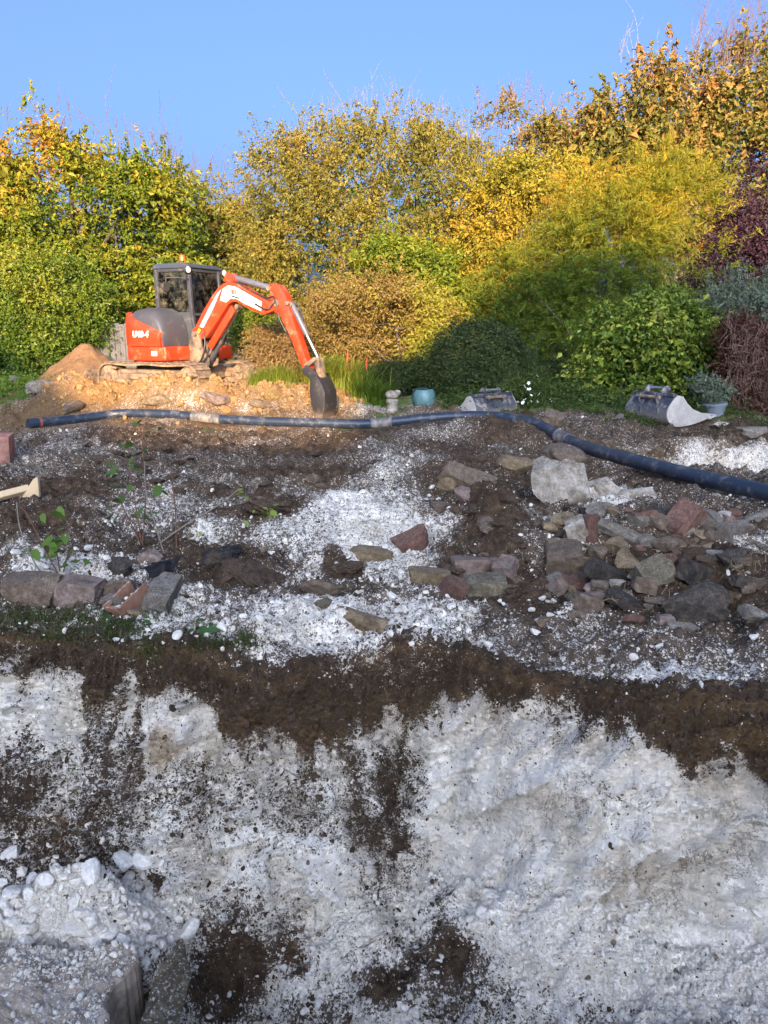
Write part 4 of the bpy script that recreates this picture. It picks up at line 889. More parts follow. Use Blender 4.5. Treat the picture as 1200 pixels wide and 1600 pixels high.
# counterweight: curved orange shell, top edge falling towards the front
def shell(name, r, t_lo, t_hi, z0, ztop, mat, parent, th=.07, n=30, xend=None, yw=.93):
    m = MB(); V_ = []; ts = np.linspace(t_lo, t_hi, n); nz_ = 8
    ring = []
    for t_ in ts:
        x, y = r * math.cos(t_), max(-yw, min(yw, r * math.sin(t_))); ring.append((x, y))
    if xend is not None:
        ring += [(x, -yw) for x in np.linspace(ring[-1][0], xend, 9)[1:]]
    n = len(ring)
    for i, (x, y) in enumerate(ring):
        zt = ztop(x, y); k_ = np.linspace(0, 1, nz_)
        L2 = math.hypot(x, y); ux, uy = x / L2, y / L2
        if abs(y) >= yw - 1e-6 and x > -.3: ux, uy = 0, math.copysign(1, y)
        for q in k_: 
            inset = .05 * max(0, (q - .75) / .25) ** 2
            V_.append((x - ux * inset, y - uy * inset, z0 + (zt - z0) * q))
        V_.append((x - ux * (th + .06), y - uy * (th + .06), zt + .004)); V_.append((x - ux * th, y - uy * th, z0))
    w_ = nz_ + 2; Fc = []
    for i in range(n - 1):
        for j in range(w_):
            j2 = (j + 1) % w_; Fc.append((i * w_ + j, (i + 1) * w_ + j, (i + 1) * w_ + j2, i * w_ + j2))
    Fc.append(tuple(range(w_ - 1, -1, -1))); Fc.append(tuple((n - 1) * w_ + j for j in range(w_)))
    return m.add(V_, Fc).build(name, mat, parent, angle=40)
cw = shell('counterweight', .985, R(100), R(252), .865, lambda x, y: 1.50 - .38 * float(np.clip((x + .85) / 1.2, 0, 1) ** 1.3) - (.06 if y > 0 else 0), ORANGE, EX, xend=.36)
# grey hood over the right side, rounded and falling to the front
st = [(-.86, 1.34), (-.80, 1.42), (-.62, 1.50), (-.40, 1.55), (-.15, 1.575), (.05, 1.56), (.18, 1.51), (.28, 1.42), (.35, 1.28), (.39, 1.08), (.40, .868)]
V_ = []; Fc = []; cs = 9
for x, zt in st:
    yo = -min(.87, math.sqrt(max(.915 ** 2 - min(x, 0) ** 2, .01))); zt = max(zt, .868 + 1e-3)
    h = zt - .866; q = min(.2, h * .6)
    sec = [(-.205, .866), (-.205, zt), (yo + .30, zt), (yo + .16, zt - .02 * min(1, h * 4)), (yo + .07, zt - q * .33), (yo + .02, zt - q * .7), (yo, zt - q), (yo, .866 + h * .3), (yo, .866)]
    V_ += [(x, a_, b_) for a_, b_ in sec]
for i in range(len(st) - 1):
    for j in range(cs): j2 = (j + 1) % cs; Fc.append((i * cs + j, (i + 1) * cs + j, (i + 1) * cs + j2, i * cs + j2))
Fc.append(tuple(range(cs))); Fc.append(tuple((len(st) - 1) * cs + j for j in range(cs)))
MB().add(V_, Fc).build('side_hood', GREYP, EX, angle=50)
MB().prism([(-.88, .866), (-.90, 1.30), (-.80, 1.44), (-.40, 1.46), (-.40, .866)], -.20, .62).build('engine_cover', GREYP, EX, bevel=.05, seg=3)
# cab
cab = empty('cab'); cab.parent = EX
X0, X1, Y0, Y1, ZS, ZT = -.37, .50, -.19, .74, 1.47, 2.30
MB().prism([(X0, .862), (X0, 1.46), (X1 - .02, 1.46), (X1 + .10, 1.0), (X1 + .10, .862)], Y0 + .002, Y0 + .05).build('side_panel', FRAMEP, cab, bevel=.012)
MB().prism([(X0, .862), (X0, 1.46), (X1 - .02, 1.46), (X1 + .10, 1.0), (X1 + .10, .862)], Y1 - .05, Y1).build('side_panel', FRAMEP, cab, bevel=.012)
MB().box((X0 + .03, (Y0 + Y1) / 2, 1.17), (.05, Y1 - Y0 - .12, .58)).build('rear_panel', FRAMEP, cab, bevel=.01)
MB().box((.1, (Y0 + Y1) / 2, .90), (.9, Y1 - Y0 - .11, .05)).build('cab_floor', MUDDY, cab)
def post(name, a, b, r=.036): return MB().tube([a, b], r, 8).build(name, FRAMEP, cab)
for (xx, yy, xb) in ((X0 + .03, Y0 + .035, X0 + .03), (X0 + .03, Y1 - .035, X0 + .03)):
    MB().box((xx, yy, (ZS + ZT) / 2), (.085, .07, ZT - ZS)).build('corner_post', FRAMEP, cab, bevel=.02)
for yy in (Y0 + .035, Y1 - .035):
    MB().prism([(X1 - .05, 1.44), (X1 + .035, 1.44), (X1 - .005, ZT), (X1 - .09, ZT)], yy - .034, yy + .034).build('corner_post', FRAMEP, cab, bevel=.018)
    MB().prism([(X1 + .055, .87), (X1 + .115, .87), (X1 + .033, 1.44), (X1 - .05, 1.44)], yy - .033, yy + .033).build('corner_post', FRAMEP, cab, bevel=.015)
    MB().box(((X0 + X1) / 2, yy, ZS + .0), (X1 - X0 - .1, .064, .05)).build('sill_rail', FRAMEP, cab, bevel=.012)
    MB().box(((X0 + X1) / 2 - .03, yy, ZT - .03), (X1 - X0 - .1, .064, .055)).build('head_rail', FRAMEP, cab, bevel=.012)
MB().box((X1 + .006, (Y0 + Y1) / 2, 1.452), (.06, Y1 - Y0 - .13, .045)).build('front_rail', FRAMEP, cab, bevel=.01)
MB().box((X1 - .055, (Y0 + Y1) / 2, ZT - .03), (.07, Y1 - Y0 - .13, .055)).build('head_rail', FRAMEP, cab, bevel=.01)
MB().prism([(X0 - .03, ZT), (X0 - .01, ZT + .065), (X0 + .08, ZT + .095), (X1 - .18, ZT + .10), (X1 - .03, ZT + .075), (X1 + .02, ZT + .03), (X1 + .01, ZT)], Y0 - .02, Y1 + .02).build('cab_roof', ROOFP, cab, bevel=.035, seg=3)
MB().prism([(X0 + .08, ZS + .03), (X1 - .04, ZS + .03), (X1 - .09, ZT - .06), (X0 + .08, ZT - .06)], Y0 + .030, Y0 + .036).build('side_window', GLASS, cab, smooth=False)
MB().prism([(X0 + .08, ZS + .03), (X1 - .04, ZS + .03), (X1 - .09, ZT - .06), (X0 + .08, ZT - .06)], Y1 - .036, Y1 - .030).build('door_window', GLASS, cab, smooth=False)
MB().add([(X1 + .004, Y0 + .07, 1.48), (X1 + .004, Y1 - .07, 1.48), (X1 - .045, Y1 - .07, ZT - .06), (X1 - .045, Y0 + .07, ZT - .06), (X1 + .010, Y0 + .07, 1.48), (X1 + .010, Y1 - .07, 1.48), (X1 - .039, Y1 - .07, ZT - .06), (X1 - .039, Y0 + .07, ZT - .06)], [(0, 1, 2, 3), (7, 6, 5, 4), (0, 4, 5, 1), (1, 5, 6, 2), (2, 6, 7, 3), (3, 7, 4, 0)]).build('front_window', GLASS, cab, smooth=False)
MB().add([(X1 + .085, Y0 + .07, .90), (X1 + .085, Y1 - .07, .90), (X1 + .012, Y1 - .07, 1.43), (X1 + .012, Y0 + .07, 1.43), (X1 + .091, Y0 + .07, .90), (X1 + .091, Y1 - .07, .90), (X1 + .018, Y1 - .07, 1.43), (X1 + .018, Y0 + .07, 1.43)], [(0, 1, 2, 3), (7, 6, 5, 4), (0, 4, 5, 1), (1, 5, 6, 2), (2, 6, 7, 3), (3, 7, 4, 0)]).build('lower_front_window', GLASS, cab, smooth=False)
MB().box((X0 + .03, (Y0 + Y1) / 2, 1.87), (.006, Y1 - Y0 - .14, .74)).build('rear_window', GLASS, cab, smooth=False)
seat = MB().box((-.02, .27, 1.22), (.44, .44, .12)).build('seat', SEATM, cab, bevel=.04, seg=3)
MB().box((-.22, .27, 1.52), (.12, .42, .56), Matrix.Rotation(R(-8), 3, 'Y')).build('seat_back', SEATM, cab, bevel=.05, seg=3)
MB().box((-.27, .27, 1.90), (.09, .24, .16)).build('headrest', SEATM, cab, bevel=.035, seg=3)
for yy in (.0, .54): MB().tube([(.14, yy, 1.1), (.17, yy, 1.42), (.2, yy, 1.52)], [.02, .015, .028], 8).build('joystick', SEATM, cab)
MB().box((.36, .12, 1.42), (.08, .18, .26)).build('dashboard', SEATM, cab, bevel=.02)
# lamps, mirrors, beacon
for (xx, yy) in ((X1 + .02, Y0 - .05), (X1 + .03, Y1 + .07)):
    lp = MB().tube([(xx - .09, yy, 2.26), (xx - .06, yy, 2.26), (xx + .01, yy, 2.26)], [.045, .062, .068], 14).build('work_light', FRAMEP, EX)
    MB().tube([(xx + .01, yy, 2.26), (xx + .02, yy, 2.26)], [.060, .054], 14).build('lens', LAMPM, lp)
    MB().box((xx - .07, yy + (.03 if yy < 0 else -.03), 2.19), (.03, .05, .1)).build('lamp_bracket', FRAMEP, lp)
mr = MB().tube([(X1 - .02, Y0 - .01, 2.10), (X1 + .02, Y0 - .12, 2.10), (X1 - .15, Y0 - .30, 2.11), (X1 - .24, Y0 - .36, 2.10), (X1 - .25, Y0 - .37, 2.0)], .012, 8).build('mirror', FRAMEP, EX)
MB().tube([(X1 - .28, Y0 - .37, 1.94), (X1 - .265, Y0 - .37, 1.94), (X1 - .235, Y0 - .37, 1.94)], [.075, .095, .085], 18).build('mirror_glass', m_flat('mirror_back', (.05, .045, .04), .3, .5), mr)
mr = MB().tube([(X0 + .1, Y1, 2.2), (X0 - .05, Y1 + .2, 2.2), (X0 - .05, Y1 + .22, 2.1)], .012, 8).build('mirror', FRAMEP, EX)
MB().tube([(X0 - .06, Y1 + .22, 2.02), (X0 - .03, Y1 + .22, 2.02)], [.10, .09], 18).build('mirror_glass', SEATM, mr)
be = MB().tube([(X0 + .02, Y1 - .12, ZT + .08), (X0 + .02, Y1 - .12, ZT + .20)], [.022, .022], 10).build('beacon', FRAMEP, EX)
MB().lathe([(.045, .0), (.062, .01), (.062, .09), (.045, .125), (.015, .135)], 16, (X0 + .02, Y1 - .12, ZT + .20)).build('beacon_lens', AMBER, be)
# swing bracket, boom, arm, cylinders, hoses
YB = -.10
sb = MB().prism([(.44, .46), (.62, .42), (.90, .50), (.92, .62), (.80, .78), (.72, 1.02), (.66, 1.14), (.54, 1.14), (.50, .98), (.44, .9)], YB - .15, YB - .10).prism([(.44, .46), (.62, .42), (.90, .50), (.92, .62), (.80, .78), (.72, 1.02), (.66, 1.14), (.54, 1.14), (.50, .98), (.44, .9)], YB + .10, YB + .15).box((.62, YB, .60), (.3, .24, .2)).tube([(.5, YB, .42), (.5, YB, .98)], .12, 14).build('swing_bracket', MUDDY, EX, bevel=.012)
for z_, x_ in ((1.08, .62), (.56, .80)): cyl((x_, YB - .18, z_), (x_, YB + .18, z_), .035).build('pin', MUDDY, sb)
BO = [(.505, 1.04), (.52, 1.17), (.60, 1.22), (.80, 1.50), (1.02, 1.76), (1.16, 1.895), (1.29, 1.985), (1.42, 2.025), (1.60, 1.99), (1.95, 1.82), (2.30, 1.655), (2.45, 1.67), (2.50, 1.60), (2.42, 1.50), (2.19, 1.43), (1.95, 1.50), (1.76, 1.585), (1.60, 1.66), (1.50, 1.665), (1.40, 1.62), (1.22, 1.42), (1.02, 1.20), (.84, 1.02), (.70, .98), (.58, .98)]
boom = MB().prism(BO, YB - .115, YB + .115).build('boom', ORANGE_B, EX, bevel=.012)
MB().prism([(1.30, 2.03), (1.36, 2.17), (1.44, 2.18), (1.54, 2.10), (1.62, 2.0)], YB - .10, YB - .055).prism([(1.30, 2.03), (1.36, 2.17), (1.44, 2.18), (1.54, 2.10), (1.62, 2.0)], YB + .055, YB + .10).build('cylinder_lug', ORANGE_B, boom, bevel=.006)
MB().prism([(.70, 1.22), (.98, 1.60), (1.17, 1.83), (1.27, 1.90), (1.06, 1.56), (.80, 1.20)], YB - .119, YB - .1155).build('lilac_sticker', STICKL, boom, smooth=False)
MB().prism([(1.22, 1.70), (1.30, 1.90), (1.42, 1.955), (1.58, 1.93), (2.16, 1.655), (2.14, 1.49), (1.80, 1.62), (1.60, 1.715), (1.46, 1.72), (1.36, 1.655)], YB - .119, YB - .1155).build('cream_sticker', STICKW, boom, smooth=False)
for dx, dz, w_, h_ in ((0, 0, .028, .10), (.035, -.005, .04, .085), (.08, -.01, .035, .085), (.122, -.015, .03, .08)):
    MB().box((1.50 + dx, YB - .1195, 1.84 + dz), (w_, .002, h_)).build('red_print', STICKR, boom, smooth=False)
MB().box((1.58, YB - .1195, 1.745), (.19, .002, .028), Matrix.Rotation(R(14), 3, 'Y')).build('black_print', STICKB, boom, smooth=False)
MB().box((.68, YB - .1175, 1.14), (.055, .003, .10), Matrix.Rotation(R(38), 3, 'Y')).build('yellow_sticker', STICKY, boom, smooth=False)
def ram(name, a, b, r, k, rr_, mat, rodmat=CHROME, y=YB):
    a = Vector((a[0], y, a[1])); b = Vector((b[0], y, b[1])); d = (b - a)
    q = a + d * k
    o = MB().tube([a - d.normalized() * .03, a + d * .02, q - d.normalized() * .02, q], [r * .8, r, r, r * .86], 16).build(name, mat, EX)
    MB().tube([q, b], rr_, 12).build('piston_rod', rodmat, o)
    for e in (a, b): MB().tube([e + Vector((0, -r * 1.25, 0)), e + Vector((0, r * 1.25, 0))], r * .75, 12).build('pin', MUDDY, o)
    return o
ram('boom_cylinder', (.80, .56), (1.56, 1.58), .062, .42, .034, GREYP)
MB().prism([(1.02, .80), (1.60, 1.50), (1.52, 1.60), (.92, .88)], YB - .185, YB - .130).build('cylinder_guard', ORANGE_B, EX, bevel=.01)
ram('arm_cylinder', (1.42, 2.11), (2.33, 1.88), .058, .93, .032, m_paint('grey_cylinder', (.10, .10, .115), .4, .3, (.25, .2, .15)))
AR = [(2.31, 1.93), (2.37, 1.975), (2.53, 1.93), (2.64, 1.78), (2.70, 1.62), (2.86, 1.16), (3.03, .70), (3.12, .50), (3.09, .43), (3.01, .43), (2.95, .56), (2.75, 1.00), (2.54, 1.40), (2.40, 1.48), (2.35, 1.62)]
arm = MB().prism(AR, YB - .095, YB + .095).build('dipper_arm', ORANGE_B, EX, bevel=.012)
for (x_, z_, r_) in ((2.47, 1.63, .06), (3.07, .47, .05), (2.32, 1.88, .04), (2.70, 1.62, .04)): cyl((x_, YB - .135, z_), (x_, YB + .135, z_), r_).build('pin', MUDDY, arm)
ram('bucket_cylinder', (2.73, 1.60), (3.26, .66), .052, .56, .028, m_paint('grey_bucket_cylinder', (.10, .10, .115), .4, .3, (.25, .2, .15)), y=YB)
lk = MB().prism([(3.02, .56), (3.24, .70), (3.30, .66), (3.08, .50)], YB - .125, YB - .098).prism([(3.02, .56), (3.24, .70), (3.30, .66), (3.08, .50)], YB + .098, YB + .125).prism([(3.22, .68), (3.31, .66), (3.36, .34), (3.28, .32)], YB - .09, YB + .09).build('bucket_link', MUDDY, EX, bevel=.008)
HOSES = [[(.60, YB - .17, .52), (.78, YB - .20, .62), (.86, YB - .17, .92), (.80, YB - .14, 1.14)], [(.50, YB - .2, .56), (.70, YB - .25, .50), (.90, YB - .2, .66), (1.0, YB - .15, .98)],
         [(2.02, YB - .13, 1.62), (2.30, YB - .16, 1.52), (2.48, YB - .14, 1.64), (2.52, YB - .12, 1.38), (2.66, YB - .11, 1.12)], [(1.5, YB - .09, 2.06), (1.85, YB - .1, 1.88), (2.25, YB - .1, 1.72), (2.42, YB - .12, 1.74), (2.5, YB - .13, 1.55)],
         [(2.75, YB + .07, 1.64), (2.86, YB + .08, 1.5), (2.93, YB + .06, 1.25), (2.98, YB + .05, 1.05)], [(.56, YB + .2, .5), (.8, YB + .22, .56), (.88, YB + .16, .9), (.78, YB + .13, 1.1)], [(.66, YB - .12, .50), (.76, YB - .13, .8), (.70, YB - .12, 1.02)]]
for h in HOSES: MB().tube(catmull([np.array(q) for q in h], 5), .016, 7).build('hydraulic_hose', BLACKP, EX)
BK = [(3.02, .46), (3.14, .52), (3.28, .40), (3.40, .30), (3.50, .10), (3.50, -.14), (3.44, -.34), (3.36, -.42), (3.33, -.40)]
bin_ = [(3.33, -.40), (3.40, -.32), (3.45, -.13), (3.45, .09), (3.36, .26), (3.25, .35)]
bkt = MB().prism(BK[2:] + bin_[1:-1][::1] + [(3.25, .35)], YB - .19, YB + .19).build('digging_bucket', m_paint('digger_bucket_steel', (.022, .021, .022), .5, .32, (.26, .19, .12), 0, 5, (-.42, -.12, .3)), EX, bevel=.008)
bms = bkt.data.materials[0]
for s_ in (-1, 1):
    MB().prism([(3.26, .36), (3.40, .30), (3.50, .10), (3.50, -.14), (3.44, -.34), (3.36, -.42), (3.27, -.30), (3.20, -.06), (3.19, .16), (3.21, .32)], YB + s_ * .192 - .012, YB + s_ * .192 + .012).build('side_plate', bms, bkt, bevel=.005)
    MB().prism([(3.0, .52), (3.10, .56), (3.28, .44), (3.38, .30), (3.20, .28), (3.03, .40)], YB + s_ * .135 - .018, YB + s_ * .135 + .018).build('bucket_ear', bms, bkt, bevel=.006)
for yy in np.linspace(-.155, .155, 4): MB().prism([(3.36, -.40), (3.33, -.36), (3.24, -.50)], YB + yy - .03, YB + yy + .03).build('bucket_tooth', bms, bkt, bevel=.004)
# lettering on the counterweight, laid round its curve
def lettering(text, size, mat, parent, fn):
    cu = bpy.data.curves.new('lettering', 'FONT'); cu.body = text; cu.size = size; cu.align_x = 'CENTER'; cu.align_y = 'CENTER'; cu.extrude = 0.004; cu.resolution_u = 2; cu.shear = .15; cu.offset = .006
    o = bpy.data.objects.new('lettering', cu); COL.objects.link(o)
    dg = bpy.context.evaluated_depsgraph_get(); me = bpy.data.meshes.new_from_object(o.evaluated_get(dg)); bpy.data.objects.remove(o); bpy.data.curves.remove(cu)
    for v in me.vertices: v.co = fn(v.co.x, v.co.y, v.co.z)
    me.materials.clear(); return link_mesh('lettering', me, parent, mat)
def on_tail(t0, z0, rr_=.995):
    def f(x, y, z):
        t_ = t0 + x / .985; px_, py_ = (rr_ + z) * math.cos(t_), max(-.934 - z - .004, (rr_ + z) * math.sin(t_)); return Vector((px_, py_, z0 + y))
    return f
lettering('U48-4', .155, WHITEP, cw, on_tail(R(264), 1.08))
MB().box((.18, -.905, .735), (.13, .006, .085)).build('white_sticker', WHITEP, EX)
MB().box((.375, -.895, .77), (.04, .006, .12)).build('amber_reflector', AMBER, EX)

# ------------------------------------------------------------------ the two spare buckets lying at the bed edge
def spare_bucket(px, py, dist, width, length, height, ang, label, blue):
    p = aty(px, py, dist); z, _ = drop(p[0], p[1])
    root = tag(empty('spare_bucket', (p[0], p[1], z - .03), ang), label, 'excavator bucket')
    s = MATS.setdefault('bk%d' % blue, m_paint('spare_bucket_steel_%d' % blue, (.028, .034, .052) if blue else (.034, .037, .046), .6, .55, (.30, .27, .23), 0, 6, (height * .12, height * .75, .35)))
    pale = MATS.setdefault('bkp', m_paint('pale_muddy_plate', (.30, .28, .25), .8, .7, (.40, .37, .33), 0, 8))
    L, H, w2 = length, height, width / 2
    o = [(L * .98, H * .20), (L * .55, H * .04), (L * .22, 0), (L * .05, H * .06), (-L * .06, H * .24), (-L * .07, H * .46), (L * .02, H * .68), (L * .13, H * .84)]
    o = [tuple(q) for q in catmull([np.array(q) for q in o], 4)]
    inn = [(x + (.025 if i > len(o) // 3 else 0), z_ + (.025 if i < len(o) * .6 else 0)) for i, (x, z_) in enumerate(o)]
    sh = MB()
    n = len(o)
    V_ = [(x, -w2, z_) for x, z_ in o] + [(x, w2, z_) for x, z_ in o] + [(x, -w2, z_) for x, z_ in inn] + [(x, w2, z_) for x, z_ in inn]; Fc = []
    for i in range(n - 1): Fc += [(i, i + 1, n + i + 1, n + i), (2 * n + i, 3 * n + i, 3 * n + i + 1, 2 * n + i + 1)]
    Fc += [(0, n, 3 * n, 2 * n), (n - 1, 3 * n - 1, 4 * n - 1, 2 * n - 1)[::1]]
    sh.add(V_, Fc); sh.build('shell', s, root, angle=60)
    side = o + [(L * .26, H * .80), (L * .36, H * .62), (L * .50, H * .45), (L * .70, H * .34), (L * .86, H * .30)]
    for sg in (-1, 1): MB().prism(side, sg * w2 - .012, sg * w2 + .012).build('side_plate', pale if (sg < 0 or not blue) else s, root, bevel=.004)
    MB().box((L * .97, 0, H * .20), (.16, width + .05, .03), Matrix.Rotation(R(-18), 3, 'Y')).build('cutting_edge', pale, root, bevel=.005)
    for sg in (-.17, .17):
        MB().prism([(-L * .02, H * .55), (-L * .08, H * .74), (-L * .03, H * .86), (L * .06, H * .92), (L * .10, H * 1.04), (L * .18, H * 1.08), (L * .25, H * 1.0), (L * .22, H * .82), (L * .12, H * .76)], sg - .016, sg + .016).build('hanger', s, root, bevel=.006)
    for (x, z_) in ((L * .17, H * .99), (-L * .03, H * .77)): cyl((x, -.22, z_), (x, .22, z_), .026, 12).build('pin', CHROME if z_ > H * .9 else MUDDY, root)
    MB().box((L * .10, 0, H * .84), (.06, width * .96, .05)).build('top_beam', s, root, bevel=.01)
    for yy in (-.17, .17): MB().prism([(-L * .095, H * .30), (-L * .085, H * .50), (-L * .03, H * .68), (-L * .06, H * .70), (-L * .12, H * .5)], yy - .10, yy - .085).build('rib', s, root)
    return root
spare_bucket(1012, 664, 11.75, .82, .94, .56, R(28), 'dark spare digger bucket with one pale muddy side plate, beside the plant pot', 1)
spare_bucket(772, 658, 12.75, .92, .66, .48, R(126), 'wide low grading bucket with muddy back lying in front of the white flowers', 0)

# ------------------------------------------------------------------ garden ornaments, tub, pot, fence, soil heap
def ground_obj(name, px, py, dist): p = aty(px, py, dist); z, _ = drop(p[0], p[1]); return empty(name, (p[0], p[1], z))
M_ORN = m_stone('weathered_ornament', (.17, .145, .11), (.28, .24, .19), (.40, .36, .30), 18, .2)
o = tag(ground_obj('stone_ornament', 613, 618, 14.2), 'small weathered stone garden ornament standing left of the teal tub', 'ornament')
MB().lathe([(.13, 0), (.13, .05), (.10, .08), (.095, .16), (.115, .20), (.12, .24), (.09, .26)], 12).build('pedestal', M_ORN, o, bevel=.004)
v, f = ICO[3]; v = v * np.array([.13, .09, .085]) * (1 + .25 * noise3(v, 1.6, 3))[:, None] + [-.01, 0, .33]; me = np_mesh('figure', v, f, None, True); me.materials.append(M_ORN); link_mesh('figure', me, o)
v, f = ICO[2]; v = v * np.array([.07, .06, .06]) + [.09, -.01, .37]; me = np_mesh('figure_head', v, f, None, True); me.materials.append(M_ORN); link_mesh('figure_head', me, o)
M_TEAL = m_paint('teal_plastic', (.07, .16, .16), .45, .45, (.25, .3, .28)); M_TEALD = m_flat('dark_green_rim', (.015, .04, .035), .5)
o = tag(ground_obj('garden_tub', 663, 622, 13.9), 'round teal tub with a dark rim lying at the foot of the clipped dome bush', 'tub')
o.scale = (.92,) * 3
MB().lathe([(.15, 0), (.19, .04), (.215, .15), (.215, .25), (.19, .33), (.17, .35)], 24).build('tub_body', M_TEAL, o)
MB().tube([(-.20, -.02, .04), (-.235, -.05, .2), (-.21, -.03, .34), (-.1, -.10, .375), (.06, -.12, .375)], .02, 8).build('rim_handle', M_TEALD, o)
M_POT = m_paint('blue_grey_pot', (.13, .155, .18), .6, .35, (.3, .3, .28))
o = tag(ground_obj('plant_pot', 1117, 652, 12.3), 'blue-grey plant pot leaning at the foot of the copper hedge', 'plant pot'); o.rotation_euler = (.05, -.08, 0)
MB().lathe([(.11, 0), (.135, .12), (.165, .235), (.185, .24), (.185, .275), (.165, .28)], 24).build('pot_body', M_POT, o)
cyl((0, 0, .255), (0, 0, .262), .16, 20).build('potting_soil', KINDS['clod'], o)
M_FGREY = m_wood('grey_fence_board', (.065, .062, .060), (.14, .132, .122), (14, 14, 1)); M_FTAN = m_wood('tan_fence_board', (.22, .165, .10), (.36, .28, .185), (14, 14, 1))
def fence(px0, px1, pyt, pyb, dist, mat, label):
    a, b = aty(px0, pyb, dist), aty(px1, pyb, dist); h = (pyb - pyt) * dist / F; n = int((b[0] - a[0]) / .125)
    z, _ = drop((a[0] + b[0]) / 2, dist); root = tag(empty('fence', (a[0], dist, z)), label, 'fence')
    h = max(h, aty(px0, pyt, dist)[2] - z); me = None
    for i in range(n):
        if me is None: o = MB().box((0, 0, h / 2), (.118, .02, h)).build('board', mat, root, bevel=.004, seg=1); me = o.data
        else: o = bpy.data.objects.new('board', me); COL.objects.link(o); o.parent = root
        o.location = ((i + .5) * .125, random.uniform(-.006, .006), random.uniform(-.03, .03)); o.rotation_euler = (0, random.uniform(-.01, .01), 0)
    for zz in (.35, h - .3): MB().box((n * .0625, .035, zz), (n * .125, .045, .09)).build('rail', mat, root)
    for xx in np.arange(0, n * .125 + .1, 1.8): MB().box((xx, .085, h / 2), (.09, .09, h + .08)).build('post', mat, root, bevel=.006)
fence(150, 232, 506, 562, 19.3, M_FGREY, 'weathered grey board fence behind the rear of the excavator')
fence(340, 400, 512, 556, 19.3, M_FTAN, 'sunlit tan board fence seen under the excavator boom')
M_HEAP = m_stone('brown_topsoil', (.10, .055, .026), (.17, .095, .045), (.24, .145, .075), 9, 0.0)
def heap(name, px, py, dist, rx, ry, h, mat, label, seed):
    p = aty(px, py, dist); z, _ = drop(p[0], p[1]); n = 90; g = np.linspace(-1.3, 1.3, n); X_, Y_ = np.meshgrid(g, g, indexing='ij')
    r = np.sqrt(X_ ** 2 + Y_ ** 2) + .16 * fbm(X_ * 1.0, Y_, 1.3, 3, .5, seed)
    Z_ = h * (np.clip(1.05 - r, 0, 1) ** 1.05) + .07 * h * fbm(X_, Y_, 4, 5, .6, seed + 2) - .12
    Z_ = np.minimum(Z_, h * .86 + .05 * fbm(X_, Y_, 3, 3, .5, 1))
    v = np.stack([X_ * rx, Y_ * ry, Z_], -1).reshape(-1, 3); ix = np.arange(n * n).reshape(n, n)
    q = np.stack([ix[:-1, :-1], ix[1:, :-1], ix[1:, 1:], ix[:-1, 1:]], -1).reshape(-1, 4)
    me = np_mesh(name, v, q, None, True); me.materials.append(mat); o = link_mesh(name, me); o.location = (p[0], p[1], z); return tag(o, label, 'soil heap')
heap('soil_heap', 135, 572, 18.0, 1.45, 1.2, 1.10, M_HEAP, 'smooth heap of brown topsoil left of the excavator in front of the fence', 5)

# ------------------------------------------------------------------ plants
def unit(v): return v / (np.linalg.norm(v, axis=-1, keepdims=True) + 1e-9)
def leaves_mesh(name, P, Nn, A, ln, wd, hue, fold=0.25):
    """one folded diamond per leaf: P centre, Nn facing, A long axis"""
    n = len(P); A = unit(A - Nn * (A * Nn).sum(1, keepdims=True)); B = np.cross(Nn, A)
    ln = np.broadcast_to(ln, n)[:, None]; wd = np.broadcast_to(wd, n)[:, None]
    V_ = np.empty((n, 4, 3)); V_[:, 0] = P - A * ln / 2; V_[:, 2] = P + A * ln / 2 - Nn * ln * .08
    V_[:, 1] = P + B * wd / 2 + Nn * wd * fold; V_[:, 3] = P - B * wd / 2 + Nn * wd * fold
    i = np.arange(n)[:, None] * 4; Fc = np.concatenate([i + [0, 1, 2], i + [0, 2, 3]], 1).reshape(-1, 3)
    return np_mesh(name, V_.reshape(-1, 3), Fc, dict(hue=np.repeat(np.clip(hue, 0, 1), 4)))
def lobe(px, py, rx, ry, dist, dr=.8):
    c = aty(px, py, dist); k = dist / F * .96; return (c, np.array([rx * k, rx * k * dr, ry * k]))
def sample_lobes(lobes, n, rng, shell=(.55, 1.02), power=.45, front=.62, keepnoise=0.00, ns=1.0):
    vol = np.array([(r[0] * r[2]) ** 0.9 for _, r in lobes]); pr = vol / vol.sum(); C_ = []; D_ = []
    tot = 0
    while tot < n:
        m = int((n - tot) * 2.2) + 64
        li = rng.choice(len(lobes), m, p=pr)
        d = unit(rng.normal(size=(m, 3))); flip = (d[:, 1] > 0) & (rng.random(m) < front); d[flip, 1] *= -1
        s = shell[0] + (shell[1] - shell[0]) * rng.random(m) ** power
        lc = np.array([lobes[i][0] for i in li]); lr = np.array([lobes[i][1] for i in li])
        lump_ = 1 + .16 * vnoise(d[:, 0] * 2.5 + li * 3.1, d[:, 2] * 2.5 + d[:, 1], 3)
        p = lc + d * lr * (s * lump_)[:, None]
        ok = np.ones(m, bool)
        for j, (c, r) in enumerate(lobes):
            q = np.linalg.norm((p - c) / r, axis=1); ok &= (q > .62) | (li == j)
        if keepnoise > 0:
            nz_ = vnoise(p[:, 0] * ns + p[:, 1] * ns * .6, p[:, 2] * ns + p[:, 1] * ns * .4, 5) + .5 * vnoise(p[:, 0] * ns * 2.3, p[:, 2] * ns * 2.3 + p[:, 1], 8); ok &= nz_ > (keepnoise - .55) 
        C_.append(p[ok]); D_.append(unit(d[ok] / lr[ok])); tot += ok.sum()
    return np.concatenate(C_)[:n], np.concatenate(D_)[:n]
